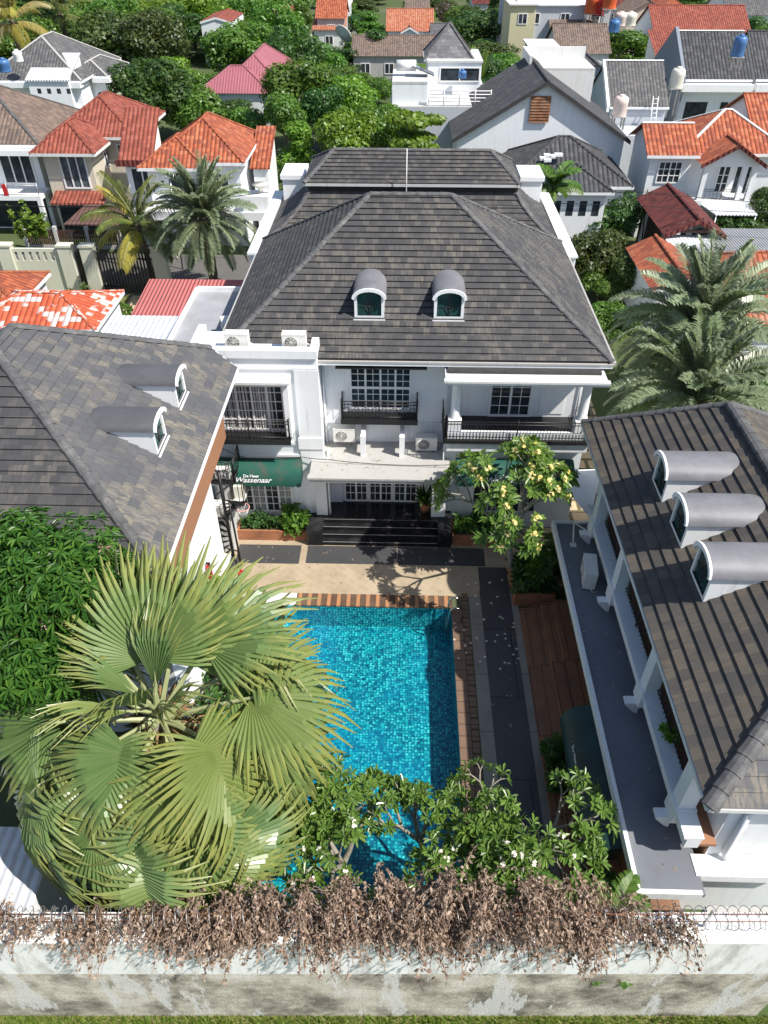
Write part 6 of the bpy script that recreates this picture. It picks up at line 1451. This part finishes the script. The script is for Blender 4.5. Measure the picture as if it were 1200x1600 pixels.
# far roofs: (name, label, column left, column right, eave row, eave height, depth, roof kind, pitch, roof, wall)
FAR = [
 ('house', 'low house with orange red tiled roof and small front gable, top centre', 603, 678, 49, 3.3, 8, 'gx', .6, 'orange_tile_pale', 'white_wall'),
 ('house', 'long low grey brown tiled roof below the orange red one, top centre', 548, 706, 88, 3.2, 9, 'gx', .38, 'brown_tile', 'concrete'),
 ('house', 'brown tiled gable roof behind the orange red roof at the top', 632, 672, 20, 4.5, 14, 'gx', .5, 'brown_tile', 'concrete'),
 ('house', 'upper bright orange tiled roof of the pair at top left of centre', 492, 541, 29, 4.6, 8, 'gx', .5, 'orange_tile', 'concrete'),
 ('house', 'lower worn orange tiled roof of the pair at top left of centre', 487, 540, 46, 3.2, 7, 'shed', .25, 'orange_tile_pale', 'weathered_white'),
 ('house', 'faded pink tiled roof beside thin grey trees, top left of centre', 423, 455, 43, 3.4, 9, 'gx', .5, 'red_tile', 'weathered_white'),
 ('building', 'pale blue flat building touching the top edge left of centre', 508, 545, 14, 4.2, 12, 'flat', 0, 'pale_concrete', 'pale_grey_wall'),
 ('house', 'cream house with salmon orange hip roof and dark window, top right of centre', 818, 872, 38, 5.4, 10, 'hip', .5, 'orange_tile_pale', 'cream_wall'),
 ('house', 'lower salmon orange hip roof joined right of the cream house', 853, 916, 40, 5.0, 8, 'hip', .45, 'orange_tile_pale', 'cream_wall'),
 ('building', 'plain yellow walled building left of the salmon roofs', 796, 842, 9, 8.0, 10, 'flat', 0, 'pale_concrete', 'yellow_wall'),
 ('warehouse', 'big white shed roof at the top edge above the salmon roofs', 812, 960, 8, 8.0, 30, 'shed', .06, 'metal_white', 'pale_grey_wall'),
 ('house', 'nearer weathered brown tiled roof behind the white block', 868, 956, 84, 4.2, 10, 'gx', .5, 'brown_tile', 'weathered_white'),
 ('house', 'farther weathered brown tiled roof in the row right of the salmon roofs', 862, 940, 62, 4.6, 9, 'gx', .4, 'brown_tile', 'weathered_white'),
 ('building', 'small white flat topped building in front of the brown roofs', 830, 880, 80, 5.2, 8, 'flat', 0, 'white_trim', 'pale_grey_wall'),
 ('building', 'flat grey concrete roof terrace below the orange tanks', 870, 942, 42, 5.6, 9, 'flat', 0, 'concrete', 'pale_grey_wall'),
 ('house', 'small maroon roofed house behind the orange tanks', 925, 985, 12, 6.0, 12, 'gx', .5, 'maroon_tile', 'weathered_white'),
 ('house', 'big cream gabled house with grey brown roof at the top right', 980, 1048, 22, 6.0, 14, 'gy', .5, 'brown_tile', 'cream_wall'),
 ('house', 'long red tiled roof with white front gable, right of the big leafy tree', 1024, 1178, 64, 4.6, 13, 'gx', .5, 'red_tile', 'white_wall'),
 ('house', 'old grey roofed white house in trees at the top right corner', 1136, 1210, 24, 4.6, 12, 'gx', .55, 'grey_tile', 'white_wall'),
 ('house', 'orange roofed house peeping between trees at the top right', 1036, 1072, 12, 4.6, 12, 'hip', .6, 'orange_tile', 'cream_wall'),
 ('house', 'small grey roof with white gable between brown roofs and grey house', 904, 958, 116, 5.0, 7, 'gy', .55, 'grey_tile', 'pale_grey_wall'),
 ('house', 'little red tiled lean roof left of the grey party wall', 1030, 1062, 108, 3.6, 8, 'shed', .35, 'red_tile', 'weathered_white'),
 ('house', 'maroon red roof at the top edge among trees, centre', 738, 765, 6, 4.6, 12, 'gx', .5, 'maroon_tile', 'weathered_white'),
 ('house', 'grey tiled roof with white wall right of the orange red house', 672, 706, 64, 3.2, 8, 'gx', .4, 'grey_tile', 'white_wall'),
 ('house', 'orange roof peeping through the wood near the top left corner', 100, 128, 6, 4.6, 10, 'hip', .6, 'orange_tile', 'cream_wall'),
]
HS = []
for nm, lb, pl, pr, ep, ze, dp, rk, k, rm, wm in FAR:
    h = house(nm, lb, (pl + pr) / 2, ep, ze, 'house' if nm == 'house' else 'building'); bx = eb(h, pl, pr, ep, ze, dp, rk, k, .3, wm, rm, fascia=None); HS.append((h, bx, ze))
    n = max(1, int((bx[1] - bx[0]) / 3.2))
    for i in range(n): wf(h, bx[0] + (bx[1] - bx[0]) * (i + .5) / n, bx[2], ze - 2.2, 1.3, 1.3, 1, 1, 2)
h, bx, ze = HS[17]; p, q = at(1042, 78, 4.0), at(1090, 78, 4.0); block(h, p.x, q.x, p.y, bx[2] + 3, 0, 4.1, 'gy', .55, .3, 'white_wall', 'red_tile', fascia='white_trim')
h, bx, ze = HS[0]; p, q = at(628, 52, 3.0), at(652, 52, 3.0); block(h, p.x, q.x, p.y, bx[2] + 2, 0, 3.2, 'gy', .5, .2, 'white_wall', 'red_tile', fascia='white_trim')
# water tanks
def tank(px, py, z, r, hgt, mat, label, stand=0.):
    p = at(px, py, z); t = thing('water_tank', label, 'water tank', (p.x, p.y, z))
    b = MB(); b.lathe([(0, 0), (r, 0), (r, .06), (r * .97, hgt * .3), (r, hgt * .33), (r * .97, hgt * .62), (r, hgt * .65), (r * .97, hgt * .9), (r * .7, hgt), (0, hgt)], (0, 0, 0), 18); b.build('body', mat, t, False)
    b = MB(); b.lathe([(0, hgt - .03), (r * .4, hgt - .03), (r * .4, hgt + .1), (r * .3, hgt + .14), (0, hgt + .14)], n=14); b.build('lid', mat, t, False)
    if stand:
        for a in range(4): b = MB(); x, y = r * .7 * (1 if a & 1 else -1), r * .7 * (1 if a & 2 else -1); b.box(x - .06, y - .06, -stand, x + .06, y + .06, -.05); b.build('stand_leg', 'galvanised', t, False)
        b = MB(); b.box(-r, -r, -.05, r, r, 0); b.build('platform', 'concrete', t, False)
tank(923, 21, 7.2, .95, 2.2, 'orange_plastic', 'leftmost of three orange tanks on stands, top right of centre', 1.6); tank(935, 24, 7.0, .8, 1.9, 'red_paint', 'red orange tank between the two brighter orange ones', 1.4); tank(951, 13, 8.0, .95, 2.2, 'orange_plastic', 'rightmost and highest of three orange tanks on stands', 2.0)
tank(967, 181, 5.2, .6, 1.5, 'pink_plastic', 'whitish pink tank beside the grey roofed house behind the gabled one', 1.0); tank(1055, 137, 6.2, .62, 1.55, 'cream_plastic', 'cream tank on a tall stand between the two grey roofed houses', 2.4); tank(1151, 88, 9.0, .55, 1.5, 'blue_plastic', 'bright blue tank between the two townhouse roofs', 1.0)
tank(968, 40, 6.0, .85, 1.5, 'pink_plastic', 'left of two pale round tanks above the long red roof'); tank(983, 40, 6.0, .85, 1.5, 'cream_plastic', 'right of two pale round tanks above the long red roof'); tank(958, 50, 5.4, .75, 1.4, 'blue_plastic', 'dark blue tank beside the pale round tanks')
tank(9, 112, 8.2, .5, .9, 'blue_plastic', 'blue tank at the left edge behind the grey roofed house'); tank(30, 96, 8.4, .4, .8, 'white_paint', 'white tank on the grey roofed house at the far left'); tank(722, 122, 8.0, .35, .55, 'blue_plastic', 'blue tank with white lid beside the banana plants')
# leaning bamboo poles and street cables at right
for i, (bx_, tx) in enumerate(((1001, 1012), (1009, 1021), (1017, 1028), (1027, 1041), (1037, 1050))):
    p = at(bx_, 395, 0); q = aty(tx, 296 + i * 3, p.y + .2); t = thing('pole', ['first', 'second', 'middle', 'fourth', 'last'][i] + ' from the left of five thin dark poles with whitewashed feet', 'pole', p, 0, 'thin poles beside the maroon carport')
    b = MB(); m = p.lerp(q, .22); b.tube([m, q], [.05, .035], 6); b.build('shaft', 'dark_wood', t); b = MB(); b.tube([p, m], [.06, .051], 6); b.build('painted_foot', 'white_paint', t)
cable([aty(690, 292, 49), aty(1010, 300, 48), aty(1260, 318, 47)], 'upper street cable crossing in front of the right hand houses', .02); cable([aty(690, 304, 49), aty(1010, 322, 48), aty(1260, 332, 47)], 'lower street cable crossing in front of the right hand houses', .02)
cable([aty(-40, 318, 50), aty(180, 322, 50), aty(420, 300, 50)], 'thick street cable passing before the beige and white houses at left', .03)
t = thing('street_lamp', 'white armed lamp on a slim post before the arched balcony at left', 'street lamp', aty(272, 380, 49.5)); p = aty(272, 345, 49.5); q = aty(265, 277, 49.5); b = MB(); b.tube([(p.x, p.y, 0), q], .06, 6); b.build('post', 'galvanised', t); b = MB(); b.lathe([(0, 0), (.35, .02), (.3, .14), (0, .2)], q, 12); b.build('lamp_head', 'white_paint', t)
p = at(535, 66, 4.0); t = thing('satellite_dish', 'large white satellite dish near the grey brown roof, top centre', 'satellite dish', p); b = MB(); b.M = Matrix.Translation(p + Vector((0, 0, .8))) @ Matrix.Rotation(R(-50), 4, 'X') @ Matrix.Rotation(R(30), 4, 'Y'); b.lathe([(0, 0), (.7, .08), (1.3, .35), (1.33, .36), (.7, .12), (0, .04)], n=18); b.build('dish', 'white_paint', t); b = MB(); b.tube([p - Vector((0, 0, p.z)), p + Vector((0, 0, .8))], .08, 6); b.build('mast', 'galvanised', t)
# house plants: banana
t = thing('banana_plant', 'banana plant with broad upright pale leaves right of the grey shingle pyramid', 'plant', at(745, 125, 5)); p = t.location.copy(); t.location.z = 0; rg = np.random.default_rng(3); V = []
for i in range(9):
    a = i * 2.4; e = rg.uniform(.1, .55); d = np.array([math.cos(a) * math.sin(e), math.sin(a) * math.sin(e), math.cos(e)]); s = np.array([-math.sin(a), math.cos(a), 0]) * .42; c = np.array([0, 0, 4.])
    V.append([c + d * .6, c + d * 1.6 + s, c + d * 3.4 + s * .7, c + d * 4.2]); V.append([c + d * .6, c + d * 4.2, c + d * 3.4 - s * .7, c + d * 1.6 - s])
link(quads('leaves', np.array(V), 'leaf_banana'), 'leaves', t); b = MB(); b.tube([(0, 0, 0), (0, 0, 4.6)], [.25, .12], 8); b.build('stem', 'bark', t, False)
# trees: (column, top row, bottom row, width, kind, leaf, label)
TR = [
 (232, 78, 222, 135, 'dense', 'leaf_dark', 'big dark leafy tree behind the beige and orange roofs'),
 (300, 128, 222, 95, 'round', 'leaf_mid', 'mid green tree right of the big dark one, above the orange roof'),
 (155, 48, 118, 105, 'round', 'leaf_mid', 'bright green tree behind the grey roofed house at left'),
 (62, 38, 118, 95, 'round', 'leaf_dark', 'green tree left of the grey hip roof apex'),
 (350, 150, 215, 85, 'round', 'leaf_dark', 'low green tree below the maroon pink roof'),
 (385, 165, 225, 60, 'round', 'leaf_mid', 'small green tree between orange roof and the round street trees'),
 (215, 2, 80, 85, 'sparse', 'leaf_lime', 'tall light green tree near the top above the big dark one'),
 (280, 5, 92, 85, 'dense', 'leaf_dark', 'dark tall tree left of the narrow pale blue building'),
 (368, 26, 98, 112, 'round', 'leaf_mid', 'spreading tree hiding the narrow pale blue building'),
 (474, 90, 215, 100, 'round', 'leaf_mid', 'large rounded green tree right of the maroon pink roof', 232),
 (447, 138, 220, 66, 'round', 'leaf_mid', 'rounded green tree in front of the large one, by the villa', 262),
 (466, 190, 280, 62, 'cone', 'leaf_lime', 'neat clipped lime green column tree beside the villa roof', 330),
 (545, 116, 190, 80, 'round', 'leaf_lime', 'yellow green tree across the little street', 240),
 (548, 162, 240, 92, 'round', 'leaf_lime', 'bright lime tree touching the villa rear ridge', 335),
 (508, 128, 215, 66, 'round', 'leaf_dark', 'darker green tree between the street and the yellow green one', 250),
 (592, 160, 240, 74, 'round', 'leaf_mid', 'mid green tree squeezed between lime tree and feathery tree', 320),
 (592, 118, 165, 50, 'round', 'leaf_mid', 'small green tree left of the terrace building'),
 (648, 166, 250, 128, 'layer', 'leaf_lime', 'feathery layered bright green tree in front of the terrace building', 345),
 (590, 44, 120, 46, 'cone', 'leaf_dark', 'dark upright tree left of the long grey brown roof'),
 (665, 58, 108, 42, 'cone', 'leaf_dark', 'dark cone shaped tree in front of the long grey brown roof'),
 (645, 92, 130, 48, 'round', 'leaf_lime', 'lime green tree behind the solar water heater'),
 (742, 14, 82, 86, 'round', 'leaf_dark', 'big round dome shaped tree at the top centre right'),
 (745, 58, 124, 104, 'round', 'leaf_olive', 'wide olive green tree in front of the dome shaped one'),
 (693, -2, 50, 44, 'sparse', 'leaf_grey', 'bare looking grey brown tree left of the dome shaped one'),
 (532, 72, 125, 76, 'round', 'leaf_dark', 'dark bushy tree right of the pale sandy lane'),
 (462, 28, 100, 60, 'sparse', 'leaf_olive', 'thin airy grey green tree above the maroon roof'),
 (560, 18, 62, 60, 'dense', 'leaf_dark', 'dark tree beside the orange roof pair'),
 (982, 46, 116, 92, 'round', 'leaf_mid', 'leafy green tree left of the long red roof'),
 (1062, 6, 44, 72, 'round', 'leaf_mid', 'green tree right of the big cream gable'),
 (1182, 26, 80, 56, 'dense', 'leaf_dark', 'dark tree at the right end of the long red roof'),
 (1096, 52, 82, 34, 'cone', 'leaf_dark', 'small dark tree in front of the long red roof'),
 (1132, 44, 84, 44, 'sparse', 'leaf_mid', 'airy tree at the right part of the long red roof'),
 (1110, 0, 46, 60, 'dense', 'leaf_dark', 'dark tree touching the top edge at right'),
 (650, 10, 60, 40, 'sparse', 'leaf_olive', 'thin olive tree by the brown gable roof at the top'),
 (770, 10, 50, 40, 'dense', 'leaf_dark', 'dark tree left of the yellow building'),
 (932, 292, 372, 108, 'dense', 'leaf_dark', 'dark leafy tree right of the low grey hip roof'),
 (968, 300, 380, 74, 'round', 'leaf_dark', 'dark tree behind the thin leaning poles'),
 (924, 348, 450, 92, 'round', 'leaf_olive', 'bushy yellow green tree hugging the right side of the villa'),
 (938, 420, 470, 70, 'round', 'leaf_mid', 'low green bush tree below the yellow green one beside the villa'),
 (1190, 292, 378, 70, 'dense', 'leaf_dark', 'dark tree at the right edge beside the white canopy'),
 (1150, 330, 390, 70, 'dense', 'leaf_dark', 'dark tree shading the maroon carport from the right'),
 (1172, 158, 190, 40, 'round', 'leaf_lime', 'small green bush in front of the stone townhouse'),
 (958, 470, 545, 70, 'round', 'leaf_mid', 'leafy green bush between the villa corner and the date palms'),
 (985, 395, 470, 70, 'round', 'leaf_olive', 'olive green bush beside the small orange gabled roof'),
 (1000, 560, 640, 70, 'dense', 'leaf_dark', 'dark bush under the nearer right date palm'),
 (1185, 560, 640, 60, 'dense', 'leaf_dark', 'dark bush beyond the right pool house ridge'),
]
for px, tp, bt, wd, kd, mt, lb, *bs in TR: treepx(px, tp, bt, wd, kd, mt, lb, base=bs[0] if bs else None, name='bush' if 'bush' in lb.split()[-3:] else 'tree')
rg = random.Random(8)
FOOT += [(-60, 60, 45, 52.4, 0), (-3.5, 4, 52, 150, 0)]
GROWN = [(o.location.x, o.location.y, 3.) for o in COL.objects if o.type == 'EMPTY' and o.get('category') == 'tree']
def free(x, y, w_, hgt, back):
    r = w_ * .5
    for x0, x1, y0, y1, z1 in FOOT:
        if x0 - r - .3 < x < x1 + r + .3 and y0 - r < y < y1 + r * .6: return False
        if x0 - r < x < x1 + r and y < y0 < y + back and z1 > 0: return False
    return all((x - a) ** 2 + (y - c) ** 2 > (.42 * (w_ + q)) ** 2 for a, c, q in GROWN)
WOOD = ('one of the crowded green trees of the wood at upper left', 'trees of the wood at upper left'); GAPS = ('one of the green trees filling the gaps between the farther roofs', 'trees between the farther roofs')
n = 0
for i in range(2600):
    wood = i < 1300; px = rg.uniform(-40, 460) if wood else rg.uniform(250, 1240); py = rg.uniform(2, 150) if wood else rg.uniform(2, 235); g = at(px, py, 0)
    if g.y < 56: continue
    w_ = rg.uniform(6.5, 10) if wood else rg.uniform(3.6, 7); hgt = rg.uniform(6, 10) if wood else rg.uniform(3.2, 6)
    if not free(g.x, g.y, w_, hgt, 16 if wood else 9): continue
    GROWN.append((g.x, g.y, w_)); n += 1
    lb, gr = WOOD if wood else GAPS
    tree(g.x, g.y, hgt, w_, rg.choice(['round', 'dense', 'round', 'sparse'] if wood else ['round', 'dense', 'round', 'cone']), rg.choice(['leaf_dark', 'leaf_mid', 'leaf_mid', 'leaf_mid', 'leaf_lime', 'leaf_lime', 'leaf_olive']), lb, gr)
    if n > 150: break
print('SCATTER', n)
for i in range(60):   # trees that close the view beyond the last roofs
    x = rg.uniform(-140, 150); y = rg.uniform(215, 300); tree(x, y, rg.uniform(7, 12), rg.uniform(9, 14), rg.choice(['round', 'dense']), rg.choice(['leaf_dark', 'leaf_mid']), 'one of the far trees along the top edge of the picture', 'far trees along the top edge')

h = thing('outhouse', 'low outhouse with white corrugated roof behind the front wall at bottom left', 'outhouse', (-8.5, 7.5, 0)); block(h, -12, -7.9, 6.25, 8.2, 0, 3.0, 'shed', .05, .05, 'white_wall', 'metal_white')
